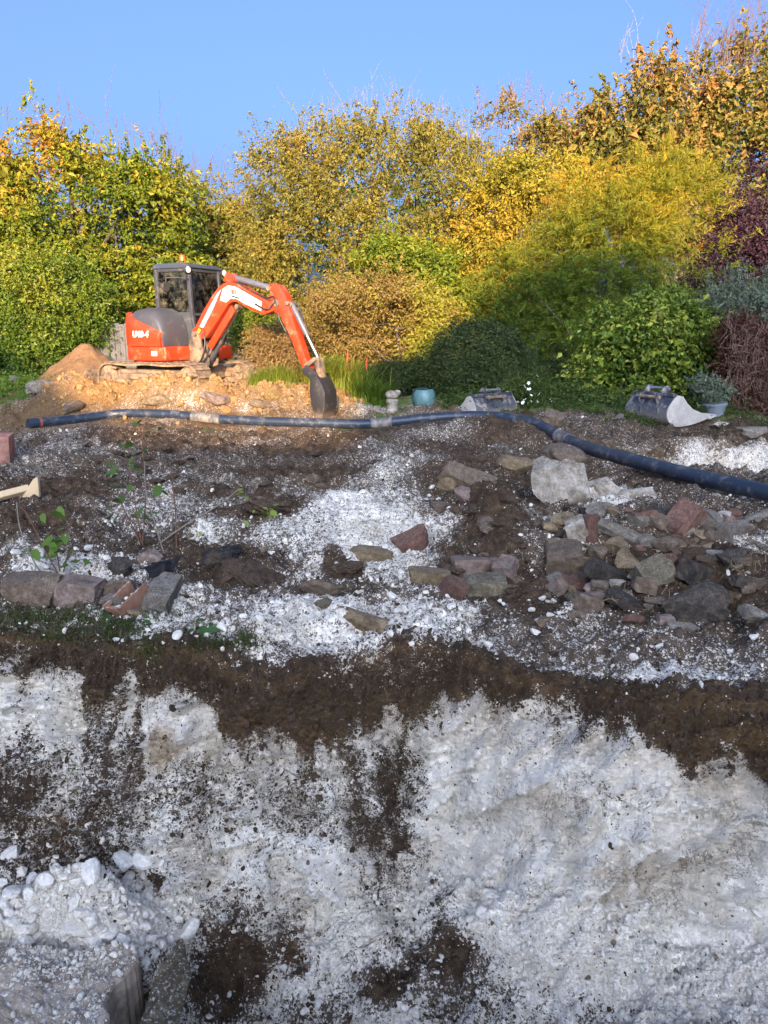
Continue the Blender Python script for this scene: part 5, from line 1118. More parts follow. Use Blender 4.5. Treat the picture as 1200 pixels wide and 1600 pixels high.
def ragged(lobes, seed, k=5, lo=.28, hi=.50, tall=1.25):
    rng = np.random.default_rng(seed + 77); out = list(lobes)
    for c, r in lobes:
        for _ in range(k):
            d = unit(rng.normal(size=3)); d[1] = -abs(d[1]) if rng.random() < .7 else d[1]; d[2] = d[2] * .8 + .25; q = rng.uniform(lo, hi)
            out.append((c + d * r * rng.uniform(.62, .90), r * q * np.array([1, 1, rng.uniform(.8, tall)])))
    return out
def crown(name, parent, lobes, mat, nspray, per, leaf, seed, spr=.35, flat=.45, up=.6, shell=(.55, 1.02), droop=.3, hue_fn=None, hjit=.16, aspect=.55, keepnoise=.3, ns=.9, front=.62, outw=.6, power=.45, shape='cloud', rag=5, core=.14, feather=None):
    nspray = int(nspray * 1.15); per = int(per * 1.08); leaf *= .75; aspect *= 1.05
    rng = np.random.default_rng(seed); rl = ragged(lobes, seed, rag) if rag else lobes
    if feather is None: feather = .30 if (rag and shape == 'cloud') else 0
    out = []; tips = None
    parts = [(1 - core * bool(rag) - feather, shell, power, front, keepnoise, shape, spr, 1.0), (core * bool(rag), (.15, .7), .6, .3, 0, 'cloud', spr, 1.0), (feather, (.80, 1.04), .5, front, keepnoise * .8, 'plume', spr * .95, .8)]
    for share_, sh_, pw_, fr_, kn_, mode, sp0, lf in parts:
        m = int(nspray * share_)
        if m < 1: continue
        C_, D_ = sample_lobes(rl if sh_[0] > .2 else lobes, m, rng, sh_, pw_, fr_, kn_, ns)
        if tips is None: tips = C_
        n = m * per; c = np.repeat(C_, per, 0); d = np.repeat(D_, per, 0)
        sp = np.repeat(sp0 * (0.45 + 1.1 * rng.random(m) ** 1.5), per)[:, None]
        if mode == 'cloud':
            off = rng.normal(size=(n, 3)) * .55; off = off + d * np.abs(rng.normal(size=(n, 1))) * .35; off[:, 2] *= flat; off[:, 2] -= .12 * (off[:, 0] ** 2 + off[:, 1] ** 2)
            P = c + off * sp; Nn = unit(d * outw + np.array([0, 0, up]) + rng.normal(size=(n, 3)) * .65); A = unit(off + np.array([0, 0, -droop]) + rng.normal(size=(n, 3)) * .5)
        else:   # plume: leaves strung along a shoot that leaves the crown outwards and nods
            upw = up if shape == 'plume' else .75
            a_ = unit(D_ * .8 + np.array([0, 0, upw]) + rng.normal(size=(m, 3)) * .35); a_ = np.repeat(a_, per, 0)
            t_ = rng.random((n, 1)); P = c + a_ * t_ * sp * 1.6 + np.array([0, 0, -droop]) * t_ ** 2 * sp + rng.normal(size=(n, 3)) * sp * .16 * (1.15 - t_)
            Nn = unit(rng.normal(size=(n, 3)) + d * .3 + [0, 0, .2]); A = unit(a_ + rng.normal(size=(n, 3)) * .5 + np.array([0, 0, -droop * .6]))
        sph = np.repeat(rng.random(m), per)
        hue = .5 + (sph - .5) * hjit * 1.6 + rng.normal(size=n) * hjit * .55
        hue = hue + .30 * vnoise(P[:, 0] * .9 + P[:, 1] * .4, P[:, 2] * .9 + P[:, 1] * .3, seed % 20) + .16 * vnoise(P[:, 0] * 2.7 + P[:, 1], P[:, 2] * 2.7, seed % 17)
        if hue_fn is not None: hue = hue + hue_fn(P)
        ok = P[:, 2] > .15; s = leaf * lf * np.exp(rng.normal(size=n) * .32)
        out.append([q[ok] for q in (P, Nn, A, s, hue)])
    P, Nn, A, s, hue = [np.concatenate([o[q] for o in out]) for q in range(5)]
    me = leaves_mesh(name, P, Nn, A, s, s * aspect, hue); me.materials.append(mat)
    return link_mesh(name, me, parent), tips
M_BARK = m_stone('grey_brown_bark', (.035, .028, .020), (.085, .068, .050), (.17, .145, .115), 10, 0.0); M_BARKP = m_stone('pale_bark', (.10, .085, .065), (.22, .19, .15), (.36, .33, .27), 10, 0.0)
M_TWIGR = m_stone('reddish_twig', (.09, .052, .040), (.15, .095, .072), (.24, .165, .13), 10, 0.0)
def wobble(a, b, k, rng, amp):
    a, b = np.array(a, float), np.array(b, float); t_ = np.linspace(0, 1, k)[:, None]; p = a + (b - a) * t_
    p[1:-1] += rng.normal(size=(k - 2, 3)) * amp * np.linalg.norm(b - a) * [1, 1, .5]; p[:, 2] += np.linalg.norm(b - a) * .06 * np.sin(t_[:, 0] * math.pi); return p
def trunk(parent, lobes, tips, mat, r, seed, base=None, ntw=60, name='trunk', nst=1, spread=.3):
    rng = np.random.default_rng(seed + 999); m = MB(); cs_ = np.array([c for c, _ in lobes])
    bx, by = (cs_[:, 0].mean(), cs_[:, 1].mean()) if base is None else base
    z, _ = drop(bx, by)
    for si_ in range(nst):
        b0 = np.array([bx + (rng.normal() * spread if nst > 1 else 0), by + (rng.normal() * spread if nst > 1 else 0), z - .1]); top = np.array([bx, by, z + (cs_[:, 2].mean() - z) * .55]) + (rng.normal(size=3) * spread * 1.5 if nst > 1 else 0)
        m.tube(wobble(b0, top, 5, rng, .03), list(np.linspace(r, r * .6, 5)), 8)
        sel = range(len(lobes)) if nst == 1 else rng.choice(len(lobes), min(len(lobes), 2), replace=False)
        for j in sel:
            q = lobes[j][0] + np.array([0, 0, lobes[j][1][2] * .45]); st_ = b0 + (top - b0) * rng.uniform(.55, 1)
            m.tube(wobble(st_, q, 6, rng, .05), list(np.linspace(r * .42, r * .10, 6)), 6)
    for t_ in tips[rng.choice(len(tips), min(ntw, len(tips)), replace=False)]:
        j = int(np.argmin([np.linalg.norm(t_ - c) for c, _ in lobes])); st_ = lobes[j][0] + rng.normal(size=3) * lobes[j][1] * .2
        m.tube(wobble(st_, t_, 5, rng, .07), list(np.linspace(r * .16, r * .03, 5)), 4, False)
    return m.build(name, mat, parent, angle=60)
def twigs(parent, spots, dist, mat, seed, hgt=(.6, 1.4), lean=.25, k=4, r=.011, name='twig_growth'):
    """bare shoots standing out of a crown; spots are (px, py) of their feet"""
    rng = np.random.default_rng(seed); m = MB()
    for px, py in spots:
        a = aty(px, py, dist + rng.normal() * .5); h = rng.uniform(*hgt); d = np.array([rng.normal() * lean, rng.normal() * lean * .6, 1.0]); b = a + d * h
        p = wobble(a, b, 5, rng, .03); m.tube(p, list(np.linspace(r, r * .35, 5)), 4, False)
        for _ in range(k):
            s_ = p[rng.integers(1, 4)]; m.tube(wobble(s_, s_ + (d + rng.normal(size=3) * .45) * h * rng.uniform(.25, .5), 4, rng, .04), list(np.linspace(r * .5, r * .25, 4)), 4, False)
    o = m.build(name, mat, parent); o['kind'] = 'stuff'; return o
def tree(name, label, cat, lobes, mat, nspray, per, leaf, seed, bark=None, r=.12, group=None, crown_name='crown', trunk_name='trunk', ntw=60, base=None, nst=1, spread=.3, **kw):
    cs_ = np.array([c for c, _ in lobes]); bx, by = (cs_[:, 0].mean(), cs_[:, 1].mean()) if base is None else base
    root = tag(empty(name), label, cat, group)
    o, tips = crown(crown_name, root, lobes, mat, nspray, per, leaf, seed, **kw)
    trunk(root, lobes, tips, bark or M_BARK, r, seed, base, ntw, trunk_name, nst, spread)
    return root
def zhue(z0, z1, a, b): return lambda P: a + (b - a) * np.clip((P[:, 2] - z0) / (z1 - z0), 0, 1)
AUT = m_leaf('beech_leaf', [(0.0, (.050, .085, .008)), (.35, (.13, .17, .012)), (.58, (.27, .24, .018)), (.78, (.38, .20, .020)), (1.0, (.36, .11, .018))])
OLV = m_leaf('olive_leaf', [(0.0, (.055, .060, .012)), (.35, (.13, .125, .020)), (.62, (.235, .195, .032)), (.85, (.31, .21, .04)), (1.0, (.26, .12, .035))])
YEL = m_leaf('yellow_leaf', [(0.0, (.09, .115, .012)), (.35, (.24, .21, .02)), (.65, (.40, .29, .028)), (1.0, (.42, .20, .03))])
LIM = m_leaf('lime_leaf', [(0.0, (.05, .095, .010)), (.4, (.14, .185, .015)), (.7, (.27, .255, .02)), (1.0, (.38, .29, .03))])
LAU = m_leaf('laurel_leaf', [(0.0, (.025, .060, .008)), (.4, (.075, .125, .012)), (.7, (.16, .19, .018)), (1.0, (.28, .24, .03))], .25, .4)
MAP = m_leaf('maple_leaf', [(0.0, (.045, .060, .014)), (.3, (.12, .125, .022)), (.55, (.24, .18, .035)), (.8, (.34, .18, .045)), (1.0, (.26, .085, .04))])
TAM = m_leaf('feathery_leaf', [(0.0, (.045, .075, .010)), (.4, (.11, .15, .014)), (.65, (.24, .23, .018)), (.85, (.38, .28, .02)), (1.0, (.42, .20, .02))])
PUR = m_leaf('purple_leaf', [(0.0, (.018, .010, .016)), (.5, (.048, .022, .034)), (1.0, (.11, .045, .05))], .2)
GRY = m_leaf('grey_green_leaf', [(0.0, (0.0396, 0.0576, 0.0360)), (.5, (0.0864, 0.1116, 0.0720)), (1.0, (0.1728, 0.2016, 0.1440))], .2)
COP = m_leaf('copper_leaf', [(0.0, (0.0228, 0.0091, 0.0046)), (.5, (0.0618, 0.0221, 0.0117)), (1.0, (0.1235, 0.0553, 0.0260))], .2)
GRN = m_leaf('bright_green_leaf', [(0.0, (.018, .045, .006)), (.4, (.055, .105, .012)), (.7, (.15, .20, .022)), (1.0, (.34, .36, .06))])
YEW = m_leaf('yew_leaf', [(0.0, (0.0096, 0.0192, 0.0048)), (.5, (0.0256, 0.0416, 0.0096)), (1.0, (0.0680, 0.0800, 0.0176))], .15)
SPI = m_leaf('bronze_leaf', [(0.0, (.10, .09, .020)), (.3, (.21, .155, .036)), (.55, (.27, .165, .06)), (.75, (.30, .25, .04)), (1.0, (.32, .33, .03))])
DRY = m_leaf('dry_leaf', [(0.0, (.14, .09, .035)), (.5, (.30, .20, .08)), (1.0, (.42, .33, .15))])
HRB = m_leaf('herb_leaf', [(0.0, (0.0176, 0.0360, 0.0080)), (.5, (0.0480, 0.0800, 0.0144)), (1.0, (0.1200, 0.1520, 0.0320))])
BLADE = m_leaf('grass_blade', [(0.0, (.05, .10, .010)), (.5, (.13, .20, .02)), (1.0, (.30, .30, .05))])
LB = lambda dist, *ls, dr=.8: [lobe(*l, dist, dr) for l in ls]

# left beech, its neighbour, the laurel below
l = LB(23.0, (55, 294, 90, 92), (150, 332, 95, 88), (35, 370, 110, 95), (205, 345, 82, 68), (225, 425, 90, 66), (110, 430, 120, 66), (-70, 340, 110, 150), (245, 317, 42, 55), (100, 237, 45, 40))
b_ = tree('beech_tree', 'tall beech turning orange at its top, at the left border', 'tree', l, AUT, 1250, 44, .155, 21, r=.2, spr=.62, flat=.26, up=.8, hue_fn=lambda P: -.16 + .42 * np.clip((P[:, 2] - 4.2) / 4.5, 0, 1) - .02 * (P[:, 0] + 9), hjit=.2, keepnoise=0.52, ns=.8, ntw=110)
twigs(b_, [(random.uniform(165, 290), random.uniform(215, 300)) for _ in range(20)], 23, M_TWIGR, 5, (.6, 1.5))
twigs(b_, [(random.uniform(0, 150), random.uniform(170, 230)) for _ in range(14)], 23, M_TWIGR, 6, (.4, .8))
l = LB(27.5, (330, 352, 62, 62), (392, 385, 48, 62), (345, 440, 90, 62), (270, 470, 90, 50), (420, 470, 60, 50))
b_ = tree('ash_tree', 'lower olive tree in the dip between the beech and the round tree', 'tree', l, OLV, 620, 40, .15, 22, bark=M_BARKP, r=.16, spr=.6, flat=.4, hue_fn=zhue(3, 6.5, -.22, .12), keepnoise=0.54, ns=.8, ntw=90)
twigs(b_, [(random.uniform(290, 420), random.uniform(290, 340)) for _ in range(26)], 27, M_TWIGR, 8, (.5, 1.4))
l = LB(19.6, (85, 478, 82, 72), (28, 525, 60, 52), (135, 520, 48, 42), (70, 548, 78, 30), (-40, 500, 60, 80))
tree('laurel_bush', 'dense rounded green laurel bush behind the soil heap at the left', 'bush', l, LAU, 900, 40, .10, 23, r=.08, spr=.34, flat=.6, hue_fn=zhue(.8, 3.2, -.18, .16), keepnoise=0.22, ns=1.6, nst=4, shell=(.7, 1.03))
l = LB(31.0, (170, 400, 130, 95), (20, 380, 110, 110), (330, 430, 110, 70), (480, 420, 120, 110), (650, 400, 120, 120), (820, 420, 120, 100), (1000, 400, 130, 110), (1160, 400, 110, 110))
tree('backing_hedge', 'dark green hedge added behind the trees to darken the gaps in their crowns', 'hedge', l, LAU, 900, 30, .24, 20, r=.15, spr=.8, keepnoise=0.10, hue_fn=lambda P: -.25, ntw=40, nst=5, spread=2.5, front=.9)  # unseen hedge, added as dark backing so gaps between crowns read as shade
# ivy-green shrub under the boom, big round tree, shrubs in front of it
l = LB(18.6, (382, 505, 34, 36), (400, 530, 30, 24)); tree('ivy_bush', 'small bright green bush under the excavator boom', 'bush', l, LAU, 260, 34, .075, 24, r=.03, spr=.22, flat=.7, keepnoise=0.20, ns=2, shell=(.7, 1.03), nst=3, spread=.1)
l = LB(21.5, (585, 301, 128, 92), (480, 343, 82, 108), (665, 326, 108, 108), (560, 405, 140, 92), (428, 408, 50, 68), (705, 385, 88, 80), (640, 258, 82, 48), (520, 258, 66, 46), (445, 470, 70, 46), (600, 500, 150, 60))
b_ = tree('round_tree', 'large round olive-yellow tree with a dense even crown in the middle', 'tree', l, OLV, 1900, 40, .098, 25, r=.17, spr=.46, flat=.75, up=.35, droop=.6, hue_fn=lambda P: -.03 + .10 * np.clip((P[:, 2] - 3) / 4, 0, 1), hjit=.13, keepnoise=0.38, ns=1.0, ntw=120, nst=4, shell=(.62, 1.03), feather=.55)
twigs(b_, [(random.uniform(440, 740), 0) for _ in range(0)] + [(x, 175 + 50 * ((x - 600) / 150) ** 2 + random.uniform(-5, 25)) for x in np.linspace(455, 745, 60)], 21.5, M_BARKP, 9, (.35, .95), .22, 3, .008)
l = LB(20.0, (805, 335, 82, 66), (765, 412, 72, 66), (850, 352, 62, 68), (720, 470, 60, 52), (880, 300, 40, 36), (830, 430, 70, 60))
tree('yellow_bush', 'tall golden yellow bush right of the round tree', 'bush', l, YEL, 1300, 40, .095, 26, bark=M_BARKP, r=.08, spr=.42, flat=.7, hjit=.17, hue_fn=lambda P: -.02, keepnoise=0.40, ns=1.1, nst=5, shell=(.62, 1.03))
l = LB(27.0, (818, 229, 50, 60), (782, 266, 52, 48), (862, 272, 38, 42), (800, 314, 70, 40), (740, 224, 26, 36))
b_ = tree('hawthorn_tree', 'thin russet tree rising behind the golden yellow bush', 'tree', l, MAP, 330, 30, .14, 27, bark=M_BARKP, r=.15, spr=.55, flat=.4, hue_fn=lambda P: .06, keepnoise=0.57, ns=1, ntw=150, shell=(.35, 1.03))
twigs(b_, [(random.uniform(735, 880), random.uniform(165, 240)) for _ in range(34)], 27, M_TWIGR, 11, (.5, 1.2), .3)
l = LB(24.0, (1002, 219, 88, 88), (1080, 164, 78, 74), (1152, 206, 88, 98), (962, 274, 58, 50), (1052, 289, 110, 80), (1165, 319, 80, 80), (1235, 239, 80, 140), (930, 234, 36, 34), (1085, 344, 120, 60))
b_ = tree('maple_tree', 'tallest russet and olive tree at the right with bare reddish shoots on top', 'tree', l, MAP, 1150, 40, .19, 28, bark=M_BARKP, r=.2, spr=.62, flat=.6, hue_fn=lambda P: -.02 + .10 * np.clip((P[:, 2] - 6) / 4, 0, 1), hjit=.24, keepnoise=0.52, ns=.75, ntw=170)
twigs(b_, [(random.uniform(1080, 1200), random.uniform(90, 190)) for _ in range(80)], 24, M_TWIGR, 12, (.7, 1.9), .2, 3, .012)
twigs(b_, [(random.uniform(960, 1090), random.uniform(70, 170)) for _ in range(24)], 24, M_BARKP, 13, (.5, 1.1), .25, 3, .010)
for i in range(7):
    a, c = aty(1000 + 22 * i, 260, 23.2), aty(985 + 26 * i + random.uniform(-10, 10), 110, 23.4)
    MB().tube(wobble(a, c, 5, np.random.default_rng(i), .02), [.05, .045, .035, .025, .012], 6).build('limb', M_BARKP, b_)
# feathery yellow-green tamarisk
l = LB(17.0, (950, 345, 108, 66), (1042, 335, 78, 68), (865, 398, 84, 66), (955, 445, 115, 80), (845, 488, 72, 64), (1040, 430, 78, 66), (905, 530, 88, 42), (800, 440, 50, 50))
tree('tamarisk_bush', 'wide feathery yellow-green tamarisk whose lower half is in shade', 'bush', l, TAM, 1650, 52, .12, 29, r=.07, spr=.40, up=.5, droop=.55, aspect=.14, hue_fn=lambda P: -.22 + .42 * sstep(1.6, 4.6, P[:, 2] + .25 * fbm(P[:, 0], P[:, 2], .8, 2, .5, 3)), hjit=.14, keepnoise=0.42, ns=1.1, shape='plume', shell=(.35, .95), nst=5)  # lower leaves get a darker hue: shade deepened in the leaf colour
# purple smoke bush, grey willow, copper hedge with its grey cap
l = LB(17.6, (1172, 332, 44, 66), (1140, 402, 48, 38), (1190, 412, 52, 48), (1095, 440, 28, 26), (1220, 360, 50, 70)); tree('smoke_bush', 'dark purple-leaved smoke bush at the right border', 'bush', l, PUR, 620, 32, .085, 30, r=.05, spr=.28, flat=.8, keepnoise=0.54, ns=1.6, shell=(.4, 1.04), nst=4)
l = LB(15.0, (1150, 500, 58, 52), (1112, 545, 36, 52), (1195, 478, 44, 34), (1120, 590, 30, 30)); tree('grey_willow', 'silvery grey-green willow bush with narrow upright leaves, behind the copper hedge', 'bush', l, GRY, 620, 34, .115, 31, r=.03, spr=.30, up=1.1, droop=-.2, aspect=.2, keepnoise=0.37, ns=1.6, shape='plume', shell=(.4, .95), nst=6)
def box_lobes(px0, px1, py0, py1, dist, nx, ny, dr=.8):
    w_, h_ = (px1 - px0) / nx, (py1 - py0) / ny
    return [lobe(px0 + (i + .5) * w_, py0 + (j + .5) * h_, w_ * .68, h_ * .68, dist, dr) for i in range(nx) for j in range(ny)]
hd = tag(empty('copper_hedge'), 'clipped copper-brown hedge with twiggy sides at the right border', 'hedge')
_, tp = crown('foliage', hd, box_lobes(1135, 1290, 505, 660, 13.3, 3, 3), COP, 1250, 34, .062, 32, spr=.20, flat=.9, up=.1, keepnoise=0.15, ns=2.5, shell=(.65, 1.02), hjit=.2, droop=.5, outw=.9, rag=0)
rng_ = np.random.default_rng(5); m = MB()
for _ in range(420):
    px, py = rng_.uniform(1135, 1200), rng_.uniform(505, 650); a = aty(px, py, 12.75 + rng_.random() * .2); b = a + rng_.normal(size=3) * [.10, .06, .22]; m.tube(wobble(a, b, 3, rng_, .06), [.004, .003, .002], 3, False)
m.build('twig_growth', M_TWIGR, hd)['kind'] = 'stuff'
l = LB(13.4, (1190, 492, 42, 16), (1235, 488, 40, 18)); tree('grey_creeper', 'low silvery plant growing over the top of the copper hedge', 'plant', l, GRY, 200, 30, .06, 33, r=.01, spr=.14, keepnoise=0.10, ns=2, shape='plume', nst=3, shell=(.4, 1))
# bright green dogwood, clipped yew dome, low hedge
l = LB(14.6, (985, 535, 80, 52), (945, 575, 46, 40), (1060, 555, 58, 50), (1000, 598, 58, 30), (1030, 500, 50, 30)); tree('dogwood_bush', 'bright light-green leafy bush above the right spare bucket', 'bush', l, GRN, 800, 30, .12, 34, r=.03, spr=.30, flat=.5, hue_fn=lambda P: .04 - .10 * (P[:, 0] > 5.4), hjit=.32, keepnoise=0.46, ns=1.6, nst=7, shell=(.55, 1.03), ntw=80)
l = LB(16.3, (1080, 590, 60, 50), (900, 590, 70, 34), (1130, 600, 40, 40)); tree('dark_bush', 'dark shaded undergrowth bush behind the bright green bush', 'bush', l, YEW, 520, 36, .09, 35, r=.03, spr=.30, keepnoise=0.10, ns=1.6, nst=4)
l = LB(15.6, (745, 568, 74, 66), (770, 585, 66, 48), (715, 590, 44, 36), dr=1.0); tree('yew_dome', 'dark green clipped yew dome behind the left spare bucket', 'topiary', l, YEW, 1400, 32, .055, 36, crown_name='foliage', r=.05, spr=.13, flat=.9, up=.25, keepnoise=0.06, ns=3, shell=(.86, 1.0), power=.6, outw=1.0, nst=2, rag=0)
l = LB(16.8, (620, 590, 52, 22), (585, 596, 40, 18), (660, 585, 40, 22), dr=1.2); tree('low_hedge', 'low dark green clipped hedge behind the stone ornament', 'hedge', l, YEW, 700, 32, .05, 37, crown_name='foliage', r=.03, spr=.14, flat=.8, keepnoise=0.08, ns=3, shell=(.8, 1.0), hue_fn=lambda P: .1, nst=3, rag=0)
l = LB(18.3, (592, 490, 98, 54), (540, 528, 68, 40), (652, 520, 60, 48), (690, 545, 50, 40)); tree('bronze_bush', 'bronze-pink spreading bush below the round tree', 'bush', l, SPI, 1150, 36, .075, 38, r=.05, spr=.34, flat=.55, hue_fn=lambda P: .02 + .35 * sstep(-.2, 1.0, P[:, 0] + .4 * fbm(P[:, 0], P[:, 2], .8, 2)), hjit=.2, keepnoise=0.37, ns=1.3, nst=5, shell=(.6, 1.03))
l = LB(19.2, (640, 425, 70, 42), (600, 440, 50, 36), (690, 490, 50, 60), (700, 440, 40, 40)); tree('lime_bush', 'lime green large-leaved bush in front of the round tree', 'bush', l, LIM, 480, 34, .12, 39, r=.05, spr=.38, flat=.6, hjit=.2, keepnoise=0.46, ns=1.2, nst=5, shell=(.55, 1.03))
# blades: clumps, lawn edge, dry shrub
def blades(name, P, h, w_, rng, mat, hue, parent=None, lean=.5, seg=3):
    n = len(P); th = rng.random(n) * 6.283; out = np.stack([np.cos(th), np.sin(th), np.zeros(n)], 1); side = np.stack([-np.sin(th), np.cos(th), np.zeros(n)], 1)
    ln = (lean * (.4 + rng.random(n)))[:, None]; hh = (h * (.6 + .6 * rng.random(n)))[:, None]; V_ = np.empty((n, (seg + 1) * 2, 3))
    for k in range(seg + 1):
        t_ = k / seg; c = P + out * ln * hh * t_ ** 1.8 + np.array([0, 0, 1.0]) * hh * (t_ - .28 * ln * t_ ** 3); ww = w_ * (1 - .85 * t_ ** 1.5) / 2
        V_[:, 2 * k] = c - side * ww; V_[:, 2 * k + 1] = c + side * ww
    b0 = np.arange(n)[:, None] * (seg + 1) * 2; Fc = np.concatenate([b0 + [2 * k, 2 * k + 1, 2 * k + 3, 2 * k + 2] for k in range(seg)], 1).reshape(-1, 4)
    me = np_mesh(name, V_.reshape(-1, 3), Fc, dict(hue=np.repeat(np.clip(hue, 0, 1), (seg + 1) * 2))); me.materials.append(mat); return link_mesh(name, me, parent)
rng_ = np.random.default_rng(17)
def clump(name, label, cat, spots, dist, n, h, w_, mat, lean, hue0, seed, leafname='leaf_tuft'):
    rng = np.random.default_rng(seed); root = tag(empty(name), label, cat); P = []
    for px, py, rp in spots:
        c = aty(px, py, dist); k = dist / F; m_ = int(n / len(spots)); q = rng.normal(size=(m_, 2)) * rp * k * .5
        for dx, dy in q: z, _ = drop(c[0] + dx, c[1] + dy * .7); P.append((c[0] + dx, c[1] + dy * .7, z - .02))
    P = np.array(P); blades(leafname, P, h, w_, rng, mat, hue0 + rng.normal(size=len(P)) * .18, root, lean); return root, P
rp, P = clump('red_hot_poker', 'clump of strappy yellow-green leaves with red poker flowers right of the digger arm', 'flower', [(520, 622, 34), (555, 618, 30), (500, 630, 24)], 15.6, 1500, .72, .020, BLADE, .75, .68, 51)
M_POK = m_flat('poker_red', (.42, .075, .03), .7); M_STEM = m_flat('poker_stem', (.12, .14, .04), .7)
for px, py in ((543, 542), (549, 552), (541, 560), (573, 550), (526, 562), (536, 572), (497, 552)):
    c = aty(px, py + random.uniform(6, 24), 15.6 + random.uniform(-.3, .3)); z, _ = drop(c[0], c[1])
    st_ = MB().tube([(c[0] + .03, c[1], z), (c[0], c[1], c[2] - .08)], .008, 5).build('flower_stem', M_STEM, rp)
    MB().tube([(c[0], c[1], c[2] - .13), (c[0], c[1], c[2] - .08), (c[0], c[1], c[2] + .03), (c[0], c[1], c[2] + .10)], [.010, .019, .015, .004], 7).build('flower_spike', M_POK, rp)
clump('strappy_plant', 'strappy dark green clump in the shade left of the stone ornament', 'plant', [(575, 622, 22), (592, 618, 14)], 15.0, 520, .52, .020, BLADE, .8, .22, 52)
clump('lit_grass_clump', 'bright tuft of long grass at the foot of the sunlit mound', 'grass tuft', [(425, 612, 22), (445, 618, 16), (405, 600, 16)], 15.0, 700, .42, .014, BLADE, .6, .62, 53)
dr_ = tag(empty('dry_shrub'), 'dried tan shrub with arching stems between the tracks and the digger arm', 'bush'); c = aty(432, 575, 15.9); z, _ = drop(c[0], c[1]); rng = np.random.default_rng(60); m = MB()
for _ in range(90):
    th = rng.random() * 6.28; L_ = rng.uniform(.3, .62); e_ = c * [1, 1, 0] + [math.cos(th) * L_ * .9, math.sin(th) * L_ * .6, z + .25 + .75 * rng.random()]; s_ = np.array([c[0] + rng.normal() * .08, c[1] + rng.normal() * .08, z]); mid = (s_ + e_) / 2 + [0, 0, .28]
    m.tube(catmull([s_, mid, e_], 4), .006, 4, False)
m.build('stem', DRY if False else m_flat('dry_stem', (.36, .25, .12), .8), dr_)
crown('foliage', dr_, LB(15.9, (430, 555, 38, 40), (450, 580, 26, 30), (415, 580, 24, 28)), DRY, 420, 26, .075, 61, spr=.2, flat=.7, up=.2, droop=.8, aspect=.35, keepnoise=0.20, ns=2)
# white flowers, dark herbs along the bed
l = LB(13.6, (830, 612, 42, 26), (870, 620, 36, 20), (812, 628, 26, 16)); fl = tree('white_flower_bush', 'low leafy bush with small white flowers between the two spare buckets', 'bush', l, HRB, 420, 28, .055, 62, r=.012, spr=.17, flat=.7, keepnoise=0.20, ns=2.2, nst=5, spread=.2, hue_fn=lambda P: .12)
M_PETAL = m_flat('white_petal', (.82, .82, .78), .6); pet = None
for px, py in [(796, 622), (803, 618), (809, 626), (800, 630), (815, 616), (822, 608), (806, 612), (812, 636), (842, 632), (848, 626), (790, 628), (797, 636), (833, 600), (826, 630), (858, 640), (818, 624)]:
    c = aty(px + 14 + random.uniform(-12, 14), py + random.uniform(-16, 8), 12.95)
    if pet is None:
        m = MB()
        for k in range(5):
            a_ = k * 1.2566; m.add([(0, 0, 0), (math.cos(a_ - .5) * .04, math.sin(a_ - .5) * .04, .012), (math.cos(a_) * .06, math.sin(a_) * .06, .02), (math.cos(a_ + .5) * .04, math.sin(a_ + .5) * .04, .012)], [(0, 1, 2), (0, 2, 3)])
        o = m.build('blossom', M_PETAL, fl); pet = o.data
    else: o = bpy.data.objects.new('blossom', pet); COL.objects.link(o); o.parent = fl
    o.location = tuple(c); o.rotation_euler = (random.uniform(.3, 1.6), random.uniform(-.5, .5), random.uniform(0, 6)); o.scale = (random.uniform(.45, .8),) * 3
l = LB(12.3, (1117, 612, 24, 18), (1100, 600, 16, 14)); tree('potted_plant', 'small silver-leaved plant growing in the blue-grey pot', 'plant', l, GRY, 130, 24, .05, 63, r=.008, spr=.10, keepnoise=0.10, ns=3, shell=(.3, 1))
def herb_strip(name, label, px0, px1, y0, y1, n, leaf, seed, mat=HRB, h=.16, dens=.1):
    rng = np.random.default_rng(seed); k = n * 14; P = []; base = []
    while len(base) < n:
        y = rng.uniform(y0, y1); px = rng.uniform(px0, px1); x = (px - 600) / F * y * 1.02; 
        if vnoise(x * 1.7, y * 1.7, 4) + .5 * vnoise(x * 5, y * 5, 2) > dens - .15: z, _ = drop(x, y); base.append((x, y, z))
    base = np.repeat(np.array(base), 14, 0); P = base + rng.normal(size=base.shape) * [.09, .09, 0] + np.stack([np.zeros(k), np.zeros(k), np.abs(rng.normal(size=k)) * h * .6 + .01], 1)
    Nn = unit(rng.normal(size=(k, 3)) * .6 + [0, -.3, .9]); A = unit(rng.normal(size=(k, 3))); s = leaf * (.6 + .8 * rng.random(k))
    me = leaves_mesh(name, P, Nn, A, s, s * .6, .45 + .22 * rng.normal(size=k)); me.materials.append(mat); return tag(link_mesh(name, me), label, None, None, 'stuff')
herb_strip('ground_cover', 'low leafy ground cover along the shaded garden bed', 690, 1210, 12.6, 15.5, 800, .05, 70, h=.22)
herb_strip('weedy_turf', 'sparse weeds on the cut garden edge', 780, 1210, 11.3, 12.8, 330, .035, 71, h=.08, dens=.25)
herb_strip('lawn_weeds', 'rough grass and weeds behind the mound', -60, 560, 16.8, 19.5, 900, .06, 72, BLADE, .2)
# lawn at the left and behind
P = []; rng = np.random.default_rng(73)
while len(P) < 9000:
    y = rng.uniform(13.5, 19.5); px = rng.uniform(-150, 600); x = (px - 600) / F * y * 1.03
    if x < -7.2 + .5 * float(vnoise(y, x, 2)) or (y > 17.0): P.append((x, y, 0))
P = np.array(P)
for i in range(len(P)): P[i, 2] = drop(P[i, 0], P[i, 1])[0] - .01
tag(blades('grass', P, .10, .012, rng, BLADE, .30 + .2 * rng.normal(size=len(P)), None, .6, 2), 'green lawn grass behind the mound', None, None, 'stuff')
